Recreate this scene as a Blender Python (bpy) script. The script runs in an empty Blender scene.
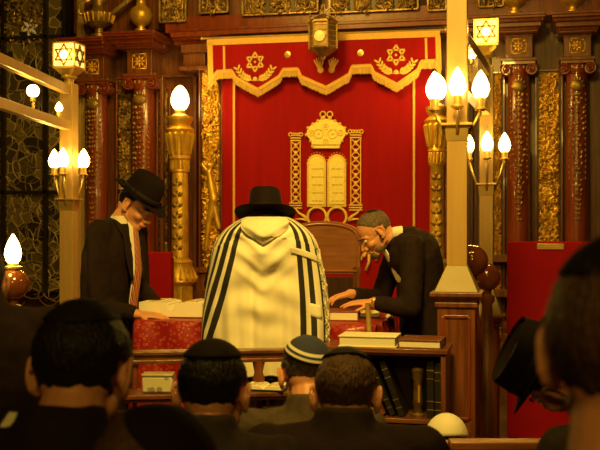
import bpy, math, random
from mathutils import Vector, Matrix, noise
V = Vector
PI = math.pi
SC = bpy.context.scene
COL = SC.collection

# ------------------------------------------------------------------ camera
F = 1000.0                       # focal length in pixels of a 600 px wide frame
YAW = math.radians(13.0)
EYE = 1.60
CAM = V((1.88, 0.0, EYE))
cd = bpy.data.cameras.new('camera'); cam = bpy.data.objects.new('camera', cd); COL.objects.link(cam)
cd.sensor_width = 36; cd.lens = 36 * F / 600; cd.clip_start = 0.05; cd.clip_end = 60
cam.location = CAM; cam.rotation_euler = (PI/2, 0, YAW)
cd.dof.use_dof = True; cd.dof.focus_distance = 5.6; cd.dof.aperture_fstop = 6.3
SC.camera = cam

# ------------------------------------------------------------------ world, exposure
w = bpy.data.worlds.new('world'); SC.world = w; w.use_nodes = True
w.node_tree.nodes['Background'].inputs[0].default_value = (1.0, 0.6, 0.15, 1)
w.node_tree.nodes['Background'].inputs[1].default_value = 0.02
SC.view_settings.view_transform = 'Standard'; SC.view_settings.look = 'None'
SC.view_settings.gamma = 1.0; SC.view_settings.use_curve_mapping = False
SC.view_settings.exposure = 0.0
SC.cycles.use_denoising = True
SC.cycles.sample_clamp_indirect = 4.0
SC.cycles.max_bounces = 6

WARM = (1.0, 0.62, 0.09)
FWD = V((-math.sin(YAW), math.cos(YAW), 0)); RGT = V((math.cos(YAW), math.sin(YAW), 0))

def area(name, loc, target, size, power, col=WARM, spread=PI):
    l = bpy.data.lights.new(name, 'AREA'); l.shape = 'DISK'; l.size = size; l.energy = power; l.color = col; l.spread = spread
    o = bpy.data.objects.new(name, l); COL.objects.link(o); o.location = loc
    o.rotation_euler = (V(target) - V(loc)).to_track_quat('-Z', 'Y').to_euler(); return o
area('added_light_before_desk', (1.3, 2.4, 4.0), (0.7, 5.2, 1.2), 0.8, 80, spread=math.radians(120))  # added overhead light out of view, brightens the shawl and book fronts
area('added_light_before_ark', (-0.3, 6.4, 4.6), (0.0, 9.1, 1.9), 1.0, 60, spread=math.radians(140))  # unseen light added above the frame, aimed at the ark front
area('added_fill_behind_camera', (2.1, -1.2, 3.3), (1.6, 3.0, 1.1), 0.8, 26)  # added frontal fill behind the camera, lifts the backs of the heads

# ------------------------------------------------------------------ coordinate helpers
def L(px, py, Z):                # camera-aligned frame: x right, y depth, z height above the floor
    return V(((px-300)/F*Z, Z, EYE + (225-py)/F*Z))
def W(p):                        # camera-aligned frame -> world
    return V((CAM.x, CAM.y, 0)) + RGT*p.x + FWD*p.y + V((0, 0, p.z))
def at(px, py, Z): return W(L(px, py, Z))
def onY(px, py, Y):              # ray through a pixel meets the upright plane y = Y
    d = FWD + RGT*((px-300)/F) + V((0, 0, (225-py)/F))
    t = (Y - CAM.y)/d.y
    return V((CAM.x, CAM.y, EYE)) + d*t

# ------------------------------------------------------------------ materials
MATS = {}
def mat(name, col, rough=0.5, metal=0.0, bump=0.0, bscale=40, var=0.0, vscale=8, emit=None, estr=0, coat=0.0, spec=0.5, stretch=(1,1,1), col2=None, sheen=0.0, trans=0.0, kind='noise'):
    m = bpy.data.materials.new(name); m.use_nodes = True; nt = m.node_tree; b = nt.nodes['Principled BSDF']
    b.inputs['Base Color'].default_value = (*col, 1); b.inputs['Roughness'].default_value = rough; b.inputs['Metallic'].default_value = metal
    b.inputs['Coat Weight'].default_value = coat; b.inputs['Sheen Weight'].default_value = sheen; b.inputs['Transmission Weight'].default_value = trans
    b.inputs['Specular IOR Level'].default_value = spec
    tc = nt.nodes.new('ShaderNodeTexCoord'); mp = nt.nodes.new('ShaderNodeMapping'); mp.inputs['Scale'].default_value = stretch
    nt.links.new(tc.outputs['Object'], mp.inputs['Vector'])
    if var or col2:
        n = nt.nodes.new('ShaderNodeTexNoise'); n.inputs['Scale'].default_value = vscale; n.inputs['Detail'].default_value = 5
        nt.links.new(mp.outputs[0], n.inputs['Vector'])
        r = nt.nodes.new('ShaderNodeValToRGB'); c2 = col2 or tuple(max(0, c*(1-var)) for c in col)
        r.color_ramp.elements[0].position = 0.35; r.color_ramp.elements[1].position = 0.65
        r.color_ramp.elements[0].color = (*c2, 1); r.color_ramp.elements[1].color = (*col, 1)
        nt.links.new(n.outputs['Fac'], r.inputs[0]); nt.links.new(r.outputs[0], b.inputs['Base Color'])
    if bump:
        n2 = nt.nodes.new('ShaderNodeTexNoise' if kind == 'noise' else 'ShaderNodeTexVoronoi'); n2.inputs['Scale'].default_value = bscale
        nt.links.new(mp.outputs[0], n2.inputs['Vector'])
        bp = nt.nodes.new('ShaderNodeBump'); bp.inputs['Strength'].default_value = bump; bp.inputs['Distance'].default_value = 0.01
        nt.links.new(n2.outputs[0], bp.inputs['Height']); nt.links.new(bp.outputs[0], b.inputs['Normal'])
    if emit:
        b.inputs['Emission Color'].default_value = (*emit, 1); b.inputs['Emission Strength'].default_value = estr
    MATS[name] = m; return m
mat('wood', (0.21, 0.065, 0.020), 0.4, bump=0.15, bscale=30, vscale=6, stretch=(6, 6, 0.6), col2=(0.11, 0.03, 0.010), coat=0.1)
mat('wood_h', (0.20, 0.065, 0.022), 0.32, bump=0.15, bscale=30, vscale=6, stretch=(0.6, 6, 6), col2=(0.10, 0.03, 0.010), coat=0.3)
mat('wood_red', (0.24, 0.045, 0.014), 0.28, bump=0.1, bscale=20, vscale=5, stretch=(5, 5, 0.5), col2=(0.15, 0.028, 0.009), coat=0.5)
mat('wood_mid', (0.34, 0.13, 0.045), 0.4, bump=0.1, bscale=30, vscale=7, stretch=(0.8, 6, 6), col2=(0.24, 0.085, 0.03), coat=0.2)
mat('wood_dark', (0.075, 0.026, 0.012), 0.4, bump=0.1, bscale=30, vscale=6, stretch=(6, 6, 0.6), col2=(0.035, 0.014, 0.008))
mat('oak', (0.52, 0.34, 0.12), 0.38, bump=0.08, bscale=30, vscale=5, stretch=(6, 6, 0.5), col2=(0.47, 0.29, 0.11), coat=0.2)
mat('oak_dimmed', (0.30, 0.21, 0.07), 0.45, bump=0.08, bscale=30, vscale=5, col2=(0.25, 0.17, 0.055))  # post oak with a darker colour, offsets strong lamp light on the feet
mat('gold', (0.90, 0.56, 0.08), 0.36, metal=0.55, bump=0.25, bscale=60, vscale=9, col2=(0.60, 0.34, 0.04))
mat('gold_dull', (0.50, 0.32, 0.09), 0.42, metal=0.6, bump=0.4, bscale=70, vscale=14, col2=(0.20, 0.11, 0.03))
mat('brass', (0.75, 0.52, 0.18), 0.32, metal=0.6, var=0.25, bump=0.05)
mat('bronze', (0.33, 0.20, 0.07), 0.4, metal=0.7, var=0.5, vscale=20, bump=0.3, bscale=90)
mat('velvet', (0.33, 0.004, 0.007), 0.8, bump=0.08, bscale=120, spec=0.15, vscale=2.5, stretch=(5, 1, 0.6), col2=(0.28, 0.003, 0.005))
mat('red_board', (0.30, 0.003, 0.008), 0.8, spec=0.15, bump=0.08, bscale=150, var=0.1)
mat('embroidery', (0.95, 0.66, 0.16), 0.55, metal=0.15, bump=0.5, bscale=220, var=0.2, vscale=60)
mat('embroidery_thread', (0.86, 0.48, 0.10), 0.6, bump=0.4, bscale=260, var=0.15, vscale=60)
mat('tablet_cloth', (0.98, 0.82, 0.24), 0.45, metal=0.2, bump=0.4, bscale=160, var=0.12, vscale=30)
mat('fringe', (0.80, 0.50, 0.12), 0.6, bump=0.8, bscale=30, vscale=12, stretch=(14, 14, 1), col2=(0.55, 0.30, 0.06))
mat('suit', (0.022, 0.012, 0.010), 0.85, bump=0.15, bscale=260, var=0.25, vscale=30, spec=0.12)
mat('suit_brown', (0.085, 0.062, 0.046), 0.85, bump=0.2, bscale=240, var=0.25, vscale=40, spec=0.12)
mat('suit_grey', (0.034, 0.024, 0.020), 0.85, bump=0.2, bscale=240, var=0.25, vscale=40, spec=0.12)
mat('black_felt', (0.012, 0.007, 0.006), 0.8, bump=0.1, bscale=200, spec=0.10)
mat('black_satin', (0.012, 0.008, 0.007), 0.7, bump=0.1, bscale=80, spec=0.2)
mat('skin', (0.70, 0.31, 0.17), 0.5, bump=0.06, bscale=160, var=0.10, vscale=14)
mat('lip', (0.50, 0.20, 0.16), 0.5, var=0.05)
mat('eye_white', (0.75, 0.7, 0.62), 0.2, var=0.03)
mat('eye_dark', (0.03, 0.015, 0.01), 0.15, var=0.05)
mat('hair_black', (0.016, 0.010, 0.008), 0.5, spec=0.25, bump=0.8, bscale=40, var=0.4, vscale=60, stretch=(4, 4, 1))
mat('hair_brown', (0.12, 0.058, 0.030), 0.5, spec=0.25, bump=0.8, bscale=40, vscale=60, stretch=(4, 4, 1), col2=(0.045, 0.024, 0.014))
mat('hair_grey', (0.17, 0.12, 0.09), 0.6, spec=0.25, bump=0.8, bscale=40, vscale=60, stretch=(4, 4, 1), col2=(0.07, 0.045, 0.035))
mat('shirt', (0.85, 0.80, 0.72), 0.7, bump=0.08, bscale=120, var=0.05)
mat('paper', (0.88, 0.82, 0.66), 0.8, bump=0.3, bscale=50, stretch=(1, 1, 12), var=0.08)
mat('page', (0.90, 0.84, 0.70), 0.8, bump=0.03, bscale=50, var=0.04)
mat('leather_brown', (0.20, 0.06, 0.028), 0.4, bump=0.3, bscale=120, var=0.3)
mat('leather_red', (0.26, 0.03, 0.018), 0.4, bump=0.3, bscale=120, var=0.3)
mat('leather_black', (0.018, 0.014, 0.013), 0.4, bump=0.3, bscale=120, var=0.3)
mat('linen', (0.84, 0.78, 0.64), 0.8, bump=0.3, bscale=200, var=0.1)
mat('gilt_text', (0.45, 0.26, 0.06), 0.5, var=0.1)
mat('plaster', (0.16, 0.09, 0.04), 0.8, bump=0.1, bscale=12, var=0.2, vscale=2)
mat('floor_mat', (0.16, 0.07, 0.035), 0.5, bump=0.08, bscale=20, vscale=3, stretch=(8, 0.6, 1), col2=(0.09, 0.04, 0.02))
mat('iron', (0.05, 0.035, 0.02), 0.5, metal=0.6, var=0.3)
mat('lead', (0.42, 0.31, 0.15), 0.45, metal=0.4, var=0.4, vscale=10)
mat('ball_wood', (0.20, 0.055, 0.016), 0.12, var=0.25, vscale=5, coat=0.8)
mat('bulb_glass', (1, 0.9, 0.6), 0.3, emit=(1.0, 0.66, 0.18), estr=14, var=0.02)
mat('lantern_glass', (0.9, 0.8, 0.5), 0.3, emit=(1.0, 0.66, 0.14), estr=1.35, var=0.05)
mat('lantern_core', (1, 0.9, 0.6), 0.3, emit=(1.0, 0.8, 0.3), estr=9, var=0.02)
mat('tamid_glow', (0.9, 0.7, 0.3), 0.4, emit=(1.0, 0.62, 0.10), estr=0.22, var=0.2, vscale=40)
mat('star_flower', (0.75, 0.66, 0.42), 0.3, emit=(1.0, 0.75, 0.3), estr=0.10, var=0.2)
mat('gold_leaf', (0.80, 0.52, 0.12), 0.25, metal=0.7, var=0.5, vscale=30)
mat('tin', (0.50, 0.46, 0.34), 0.35, var=0.2, vscale=20, coat=0.4)

def multi_noise_mat(name, base, c2, c3, scale, rough=0.3, coat=0.6):
    m = bpy.data.materials.new(name); m.use_nodes = True; nt = m.node_tree; b = nt.nodes['Principled BSDF']
    tc = nt.nodes.new('ShaderNodeTexCoord'); v = nt.nodes.new('ShaderNodeTexVoronoi'); v.inputs['Scale'].default_value = scale
    nt.links.new(tc.outputs['Object'], v.inputs['Vector'])
    r = nt.nodes.new('ShaderNodeValToRGB'); e = r.color_ramp.elements
    e[0].position = 0.0; e[0].color = (*c3, 1); e[1].position = 0.9; e[1].color = (*base, 1)
    x = e.new(0.22); x.color = (*c3, 1); x = e.new(0.27); x.color = (*c2, 1); x = e.new(0.34); x.color = (*c2, 1); x = e.new(0.38); x.color = (*base, 1)
    nt.links.new(v.outputs['Distance'], r.inputs[0]); nt.links.new(r.outputs[0], b.inputs['Base Color'])
    b.inputs['Roughness'].default_value = rough+.2; b.inputs['Coat Weight'].default_value = coat*.6; b.inputs['Coat Roughness'].default_value = 0.15
    n = nt.nodes.new('ShaderNodeTexNoise'); n.inputs['Scale'].default_value = 22; n.inputs['Detail'].default_value = 3
    nt.links.new(tc.outputs['Object'], n.inputs['Vector'])
    bp = nt.nodes.new('ShaderNodeBump'); bp.inputs['Strength'].default_value = 0.5; bp.inputs['Distance'].default_value = 0.02
    nt.links.new(n.outputs['Fac'], bp.inputs['Height']); nt.links.new(bp.outputs[0], b.inputs['Coat Normal'])
    MATS[name] = m; return m
multi_noise_mat('damask', (0.30, 0.006, 0.010), (0.50, 0.11, 0.05), (0.34, 0.012, 0.012), 44)
multi_noise_mat('flower_print', (0.62, 0.58, 0.42), (0.25, 0.32, 0.12), (0.32, 0.20, 0.42), 26, 0.4, 0.3)

def leaded_mat():                # dark old glass, each pane with its own tint, seen between the lead lines
    m = bpy.data.materials.new('dark_glass'); m.use_nodes = True; nt = m.node_tree; b = nt.nodes['Principled BSDF']
    tc = nt.nodes.new('ShaderNodeTexCoord'); v = nt.nodes.new('ShaderNodeTexVoronoi'); v.feature = 'DISTANCE_TO_EDGE'; v.inputs['Scale'].default_value = 9.0
    v2 = nt.nodes.new('ShaderNodeTexVoronoi'); v2.inputs['Scale'].default_value = 9.0
    n = nt.nodes.new('ShaderNodeTexNoise'); n.inputs['Scale'].default_value = 3.0
    mx = nt.nodes.new('ShaderNodeMixRGB'); mx.inputs[0].default_value = 0.18
    nt.links.new(tc.outputs['Object'], mx.inputs[1]); nt.links.new(tc.outputs['Object'], n.inputs['Vector']); nt.links.new(n.outputs['Color'], mx.inputs[2])
    nt.links.new(mx.outputs[0], v.inputs['Vector']); nt.links.new(mx.outputs[0], v2.inputs['Vector'])
    r = nt.nodes.new('ShaderNodeValToRGB'); e = r.color_ramp.elements; e[0].position = 0.02; e[0].color = (0.34, 0.25, 0.11, 1); e[1].position = 0.05; e[1].color = (0, 0, 0, 1)
    nt.links.new(v.outputs['Distance'], r.inputs[0])
    r2 = nt.nodes.new('ShaderNodeValToRGB'); e = r2.color_ramp.elements; e[0].position = 0.2; e[0].color = (0.035, 0.026, 0.011, 1); e[1].position = 0.9; e[1].color = (0.20, 0.15, 0.06, 1)
    sp = nt.nodes.new('ShaderNodeSeparateColor'); nt.links.new(v2.outputs['Color'], sp.inputs[0]); nt.links.new(sp.outputs[0], r2.inputs[0])
    ad = nt.nodes.new('ShaderNodeMixRGB'); ad.blend_type = 'ADD'; ad.inputs[0].default_value = 1
    nt.links.new(r.outputs[0], ad.inputs[1]); nt.links.new(r2.outputs[0], ad.inputs[2]); nt.links.new(ad.outputs[0], b.inputs['Base Color'])
    b.inputs['Roughness'].default_value = 0.25
    MATS['dark_glass'] = m
leaded_mat()

def uv_stripe_mat(name, base, stripes, rough=0.8, axis=0, diag=0.0, scale=1.0, bump=0.0):
    """stripes: (centre, half width, colour) along one UV axis"""
    m = bpy.data.materials.new(name); m.use_nodes = True; nt = m.node_tree; b = nt.nodes['Principled BSDF']
    uv = nt.nodes.new('ShaderNodeUVMap'); sx = nt.nodes.new('ShaderNodeSeparateXYZ'); nt.links.new(uv.outputs[0], sx.inputs[0])
    src = sx.outputs[axis]
    if diag:
        mu = nt.nodes.new('ShaderNodeMath'); mu.operation = 'MULTIPLY_ADD'; mu.inputs[1].default_value = diag
        nt.links.new(sx.outputs[1-axis], mu.inputs[0]); nt.links.new(src, mu.inputs[2])
        m2 = nt.nodes.new('ShaderNodeMath'); m2.operation = 'MULTIPLY'; m2.inputs[1].default_value = scale; nt.links.new(mu.outputs[0], m2.inputs[0])
        fr = nt.nodes.new('ShaderNodeMath'); fr.operation = 'FRACT'; nt.links.new(m2.outputs[0], fr.inputs[0]); src = fr.outputs[0]
    cur = None
    for c, hw, colr in stripes:
        s = nt.nodes.new('ShaderNodeMath'); s.operation = 'SUBTRACT'; s.inputs[1].default_value = c; nt.links.new(src, s.inputs[0])
        a = nt.nodes.new('ShaderNodeMath'); a.operation = 'ABSOLUTE'; nt.links.new(s.outputs[0], a.inputs[0])
        l = nt.nodes.new('ShaderNodeMath'); l.operation = 'LESS_THAN'; l.inputs[1].default_value = hw; nt.links.new(a.outputs[0], l.inputs[0])
        mx = nt.nodes.new('ShaderNodeMixRGB'); mx.inputs[2].default_value = (*colr, 1); nt.links.new(l.outputs[0], mx.inputs[0])
        if cur is None: mx.inputs[1].default_value = (*base, 1)
        else: nt.links.new(cur, mx.inputs[1])
        cur = mx.outputs[0]
    nt.links.new(cur, b.inputs['Base Color']); b.inputs['Roughness'].default_value = rough
    if bump:
        n = nt.nodes.new('ShaderNodeTexNoise'); n.inputs['Scale'].default_value = 250
        tc = nt.nodes.new('ShaderNodeTexCoord'); nt.links.new(tc.outputs['Object'], n.inputs['Vector'])
        bp = nt.nodes.new('ShaderNodeBump'); bp.inputs['Strength'].default_value = bump; bp.inputs['Distance'].default_value = 0.004
        nt.links.new(n.outputs['Fac'], bp.inputs['Height']); nt.links.new(bp.outputs[0], b.inputs['Normal'])
    MATS[name] = m
K = (0.018, 0.015, 0.016)
uv_stripe_mat('tallit_cloth', (0.86, 0.80, 0.66), [(0.340, 0.0100, K), (0.380, 0.013, K), (0.418, 0.0100, K), (0.290, 0.007, K), (0.612, 0.012, K), (0.660, 0.014, K), (0.72, 0.008, K)], 0.75, bump=0.15)
uv_stripe_mat('tie_silk', (0.30, 0.035, 0.025), [(0.25, 0.09, (0.62, 0.42, 0.25)), (0.70, 0.03, (0.75, 0.6, 0.4))], 0.45, axis=1, diag=0.25, scale=14)
uv_stripe_mat('kippah_blue', (0.030, 0.036, 0.085), [(0.74, 0.045, (0.75, 0.70, 0.58)), (0.90, 0.035, (0.72, 0.66, 0.55))], 0.9, axis=1, bump=0.4)

# ------------------------------------------------------------------ mesh builder
class M:
    def __init__(s): s.v = []; s.f = []; s.uv = None
    def add(s, vs, fs, X=None):
        o = len(s.v)
        s.v += [X @ V(p) for p in vs] if X is not None else [V(p) for p in vs]
        s.f += [tuple(i+o for i in f) for f in fs]; return s
    def box(s, c, d, rz=0, X=None):
        c = V(c); h = [x/2 for x in d]; R = Matrix.Rotation(rz, 3, 'Z')
        vs = [c + R @ V((i*h[0], j*h[1], k*h[2])) for i in (-1, 1) for j in (-1, 1) for k in (-1, 1)]
        return s.add(vs, [(0,1,3,2), (4,6,7,5), (0,4,5,1), (2,3,7,6), (0,2,6,4), (1,5,7,3)], X)
    def box2(s, a, b):
        a = V(a); b = V(b); return s.box((a+b)/2, [abs(x) for x in (b-a)])
    def frus(s, c, w0, d0, w1, d1, h, rz=0):   # square frustum, c is the middle of its bottom
        c = V(c); R = Matrix.Rotation(rz, 3, 'Z'); vs = []
        for (ww, dd, z) in ((w0, d0, 0), (w1, d1, h)):
            for i, j in ((-1,-1), (1,-1), (1,1), (-1,1)): vs.append(c + R @ V((i*ww/2, j*dd/2, 0)) + V((0, 0, z)))
        return s.add(vs, [(3,2,1,0), (4,5,6,7), (0,1,5,4), (1,2,6,5), (2,3,7,6), (3,0,4,7)])
    def bar(s, a, b, wx, wz):     # square bar between two points
        a = V(a); b = V(b); d = (b-a).normalized(); x = d.cross(V((0,0,1)))
        x = V((1,0,0)) if x.length < 1e-4 else x.normalized(); u = x.cross(d)
        vs = [p + x*i*wx/2 + u*j*wz/2 for p in (a, b) for i, j in ((-1,-1), (1,-1), (1,1), (-1,1))]
        return s.add(vs, [(3,2,1,0), (4,5,6,7), (0,1,5,4), (1,2,6,5), (2,3,7,6), (3,0,4,7)])
    def lathe(s, c, prof, n=24, X=None, sx=1, sy=1):
        c = V(c); vs = []; fs = []
        for r, z in prof:
            for k in range(n):
                a = 2*PI*k/n; vs.append(c + V((r*sx*math.cos(a), r*sy*math.sin(a), z)))
        m = len(prof)
        for i in range(m-1):
            for k in range(n):
                k2 = (k+1) % n; fs.append((i*n+k, i*n+k2, (i+1)*n+k2, (i+1)*n+k))
        fs.append(tuple(range(n-1, -1, -1))); fs.append(tuple((m-1)*n+k for k in range(n)))
        return s.add(vs, fs, X)
    def ell(s, c, r, X=None, n=16, m=10, R=None):
        c = V(c); r = (r, r, r) if not hasattr(r, '__len__') else r
        vs = [V((0, 0, -1))]; fs = []
        for i in range(1, m):
            t = -PI/2 + PI*i/m
            for k in range(n): vs.append(V((math.cos(t)*math.cos(2*PI*k/n), math.cos(t)*math.sin(2*PI*k/n), math.sin(t))))
        vs.append(V((0, 0, 1)))
        for k in range(n): fs.append((0, 1+(k+1) % n, 1+k))
        for i in range(m-2):
            for k in range(n): a = 1+i*n; fs.append((a+k, a+(k+1) % n, a+n+(k+1) % n, a+n+k))
        a = 1+(m-2)*n
        for k in range(n): fs.append((a+k, a+(k+1) % n, len(vs)-1))
        vs = [V((p.x*r[0], p.y*r[1], p.z*r[2])) for p in vs]
        if R is not None: vs = [R @ p for p in vs]
        return s.add([c+p for p in vs], fs, X)
    def tube(s, pts, rad, n=8, closed=False, X=None, flat=1.0):
        pts = [V(p) for p in pts]; N = len(pts)
        rad = rad if hasattr(rad, '__len__') else [rad]*N
        vs = []; fs = []; up = None
        for i, p in enumerate(pts):
            if closed: d = pts[(i+1) % N] - pts[i-1]
            else: d = pts[min(i+1, N-1)] - pts[max(i-1, 0)]
            d = d.normalized() if d.length > 1e-9 else V((0, 0, 1))
            if up is None: up = d.orthogonal().normalized()
            up = (up - d*up.dot(d)); up = up.normalized() if up.length > 1e-6 else d.orthogonal().normalized()
            q = d.cross(up)
            for k in range(n):
                a = 2*PI*k/n; vs.append(p + up*math.cos(a)*rad[i] + q*math.sin(a)*rad[i]*flat)
        for i in range(N if closed else N-1):
            j = (i+1) % N
            for k in range(n): k2 = (k+1) % n; fs.append((i*n+k, i*n+k2, j*n+k2, j*n+k))
        if not closed: fs.append(tuple(range(n-1, -1, -1))); fs.append(tuple((N-1)*n+k for k in range(n)))
        return s.add(vs, fs, X)
    def cone(s, a, ra, b, rb, n=14, X=None):   # rounded tapered capsule
        a = V(a); b = V(b); d = b-a; l = max(d.length, 1e-6); u = d/l; pts = []; rr = []
        for t in (-1, -0.92, -0.7, -0.38): pts.append(a + u*ra*t); rr.append(max(1e-4, ra*math.sqrt(max(0, 1-t*t))))
        for t in (0, 0.33, 0.66, 1): pts.append(a+d*t); rr.append(ra+(rb-ra)*t)
        for t in (0.38, 0.7, 0.92, 1): pts.append(b + u*rb*t); rr.append(max(1e-4, rb*math.sqrt(max(0, 1-t*t))))
        return s.tube(pts, rr, n, X=X)
    def loft(s, secs, n=24, p=2.3):            # (centre, half axis a, half axis b)
        vs = []; fs = []
        for c, a, b in secs:
            for k in range(n):
                t = 2*PI*k/n; ct, st = math.cos(t), math.sin(t)
                vs.append(V(c) + V(a)*(abs(ct)**(2/p))*(1 if ct >= 0 else -1) + V(b)*(abs(st)**(2/p))*(1 if st >= 0 else -1))
        for i in range(len(secs)-1):
            for k in range(n): k2 = (k+1) % n; fs.append((i*n+k, i*n+k2, (i+1)*n+k2, (i+1)*n+k))
        fs.append(tuple(range(n-1, -1, -1))); fs.append(tuple((len(secs)-1)*n+k for k in range(n)))
        return s.add(vs, fs)
    def prism(s, poly, y0, y1, X=None):        # polygon in x,z pushed along y
        n = len(poly); vs = [V((x, y0, z)) for x, z in poly] + [V((x, y1, z)) for x, z in poly]
        fs = [tuple(range(n)), tuple(range(2*n-1, n-1, -1))] + [(i, i+n, (i+1) % n+n, (i+1) % n) for i in range(n)]
        return s.add(vs, fs, X)
    def grid(s, fn, nu, nv):                   # open sheet with UVs, fn(u, v) -> point
        o = len(s.v); uv = []
        for j in range(nv+1):
            for i in range(nu+1): s.v.append(V(fn(i/nu, j/nv))); uv.append((i/nu, j/nv))
        for j in range(nv):
            for i in range(nu): a = o+j*(nu+1)+i; s.f.append((a, a+1, a+nu+2, a+nu+1))
        s.uv = uv; return s
    def mesh(s, name, origin=None):
        me = bpy.data.meshes.new(name); O = origin or V((0,0,0))
        me.from_pydata([tuple(p-O) for p in s.v], [], s.f); me.update()
        if s.uv:
            l = me.uv_layers.new(name='UVMap')
            for lp in me.loops: l.data[lp.index].uv = s.uv[lp.vertex_index]
        import bmesh
        bm = bmesh.new(); bm.from_mesh(me)
        if not s.uv: bmesh.ops.recalc_face_normals(bm, faces=bm.faces)
        bm.to_mesh(me); bm.free()
        return me

def thing(name, label, cat, loc, rz=0, group=None):
    o = bpy.data.objects.new(name, None); COL.objects.link(o); o.location = loc; o.rotation_euler = (0, 0, rz)
    o.empty_display_size = 0.1; o['label'] = label; o['category'] = cat; o['kind'] = 'thing'
    if group: o['group'] = group
    return o
def tag(o, label, cat, group=None, kind=None):
    o['label'] = label; o['category'] = cat
    if group: o['group'] = group
    o['kind'] = kind or 'thing'
    return o
def flat_or_smooth(me, smooth):
    if smooth is True: me.polygons.foreach_set('use_smooth', [True]*len(me.polygons))
    elif smooth:
        me.polygons.foreach_set('use_smooth', [True]*len(me.polygons))
        me.set_sharp_from_angle(angle=math.radians(smooth))
def build(m, name, material, parent=None, smooth=35, bevel=0, origin=None, solid=0, label=None):
    """mesh in world coordinates; a top-level one gets its origin at its base, a child is moved into its parent's frame"""
    me = m.mesh(name); ms = material if isinstance(material, (list, tuple)) else [material]
    for q in ms: me.materials.append(MATS[q] if isinstance(q, str) else q)
    if parent is not None:
        X = Matrix.LocRotScale(parent.location, parent.rotation_euler, None)
        top = parent
        if parent.parent is not None:      # sub-part: the part itself sits at identity in its thing
            top = parent.parent; X = Matrix.LocRotScale(top.location, top.rotation_euler, None)
        me.transform(X.inverted())
    else:
        xs = [v.co for v in me.vertices]; c = sum(xs, V((0,0,0)))/len(xs); c.z = min(v.z for v in xs)
        me.transform(Matrix.Translation(-c))
    o = bpy.data.objects.new(name, me); COL.objects.link(o)
    if parent is not None: o.parent = parent
    else: o.location = c
    flat_or_smooth(me, smooth)
    if solid: md = o.modifiers.new('solid', 'SOLIDIFY'); md.thickness = solid; md.offset = 0
    if bevel: md = o.modifiers.new('bevel', 'BEVEL'); md.width = bevel; md.segments = 2; md.limit_method = 'ANGLE'
    if label: o['label'] = label
    return o
def fuse(m, vox, smooth_it=3, wr=None, post=None):
    """joins overlapping closed shapes into one continuous skin and returns it as a new builder"""
    me = m.mesh('tmp'); o = bpy.data.objects.new('tmp', me); COL.objects.link(o)
    r = o.modifiers.new('r', 'REMESH'); r.mode = 'VOXEL'; r.voxel_size = vox
    if smooth_it: sm = o.modifiers.new('s', 'SMOOTH'); sm.factor = 0.5; sm.iterations = smooth_it
    dg = bpy.context.evaluated_depsgraph_get(); e = o.evaluated_get(dg); me2 = bpy.data.meshes.new_from_object(e)
    if wr:
        nm = [v.normal.copy() for v in me2.vertices]
        for v, nrm in zip(me2.vertices, nm): v.co += nrm*wr(v.co)
    out = M(); out.v = [v.co.copy() for v in me2.vertices]; out.f = [tuple(p.vertices) for p in me2.polygons]
    if post: post(out)
    bpy.data.objects.remove(o); bpy.data.meshes.remove(me); bpy.data.meshes.remove(me2)
    return out
def toW(m):
    m.v = [W(p) for p in m.v]; return m
def struct(o, label=None):
    o['kind'] = 'structure'
    return o

# ================================================================== room shell
AY = 9.10                         # face of the ark front
m = M(); m.box2((-5, -2.5, -0.1), (5.5, 10.2, 0)); struct(build(m, 'floor', 'floor_mat', smooth=False))
m = M(); m.box2((-5, -2.5, 5.6), (5.5, 10.2, 5.7)); struct(build(m, 'ceiling', 'plaster', smooth=False))
m = M(); m.box2((-5, AY+0.62, 0), (5.5, AY+0.75, 5.6)); struct(build(m, 'wall_back', 'wood_dark', smooth=False))
m = M(); m.box2((-5.1, -2.5, 0), (-5, 10.2, 5.6)); struct(build(m, 'wall_left', 'plaster', smooth=False))
m = M(); m.box2((5.5, -2.5, 0), (5.6, 10.2, 5.6)); struct(build(m, 'wall_right', 'plaster', smooth=False))
m = M(); m.box2((-5, -2.6, 0), (5.5, -2.5, 5.6)); struct(build(m, 'wall_front', 'plaster', smooth=False))

def PX(px, py, Y): p = onY(px, py, Y); return p.x, p.z
# the panelled wood front the ark is set in, in layers between the columns
def slab(name, x0, x1, ytop, Y, mt='wood', zb=0.0, d=0.1, kid=None):
    a, zt = PX(x0, ytop, Y); b, _ = PX(x1, ytop, Y)
    m = M(); m.box2((a, Y, zb), (b, Y+d, zt)); return m
m = M(); a, _ = PX(74, 0, AY+0.40); b, _ = PX(640, 0, AY+0.40)
m.box2((a, AY+0.40, 0), (b, AY+0.6, 4.6)); struct(build(m, 'wall_ark', 'wood', smooth=False))

# ---- leaded window at the left
wy = AY+0.50
win_a = onY(-30, 0, wy).x; win_b = onY(66, 0, wy).x
win = M(); win.box2((win_a, wy, 0.9), (win_b, wy+0.03, 4.4)); wino = build(win, 'window_1', 'dark_glass', smooth=False); struct(wino)
rnd = random.Random(5)
m = M()
def wl(pts, r): m.tube([V((x, wy-0.01, z)) for x, z in pts], r, 5)
def circ(cx, cz, r, t, a0=0, a1=2*PI, n=22): wl([(cx+r*math.cos(a0+(a1-a0)*k/n), cz+r*math.sin(a0+(a1-a0)*k/n)) for k in range(n+1)], t)
for px, py, rp in ((30, 165, 30), (30, 165, 20), (18, 60, 34), (8, 210, 26), (48, 240, 17), (22, 240, 14), (40, 108, 20), (12, 120, 12), (34, 280, 20), (50, 205, 12), (8, 285, 18), (52, 290, 10), (50, 62, 16)):
    x, z = PX(px, py, wy); circ(x, z, rp/F*9.9, 0.006)
for k in range(80):
    px = rnd.uniform(-10, 60); py = rnd.uniform(45, 300); x, z = PX(px, py, wy); a = rnd.uniform(0, 6.3); r = rnd.uniform(0.05, 0.2)
    circ(x, z, r, 0.0045, a, a+rnd.uniform(1.5, 3.6), 10)
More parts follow.
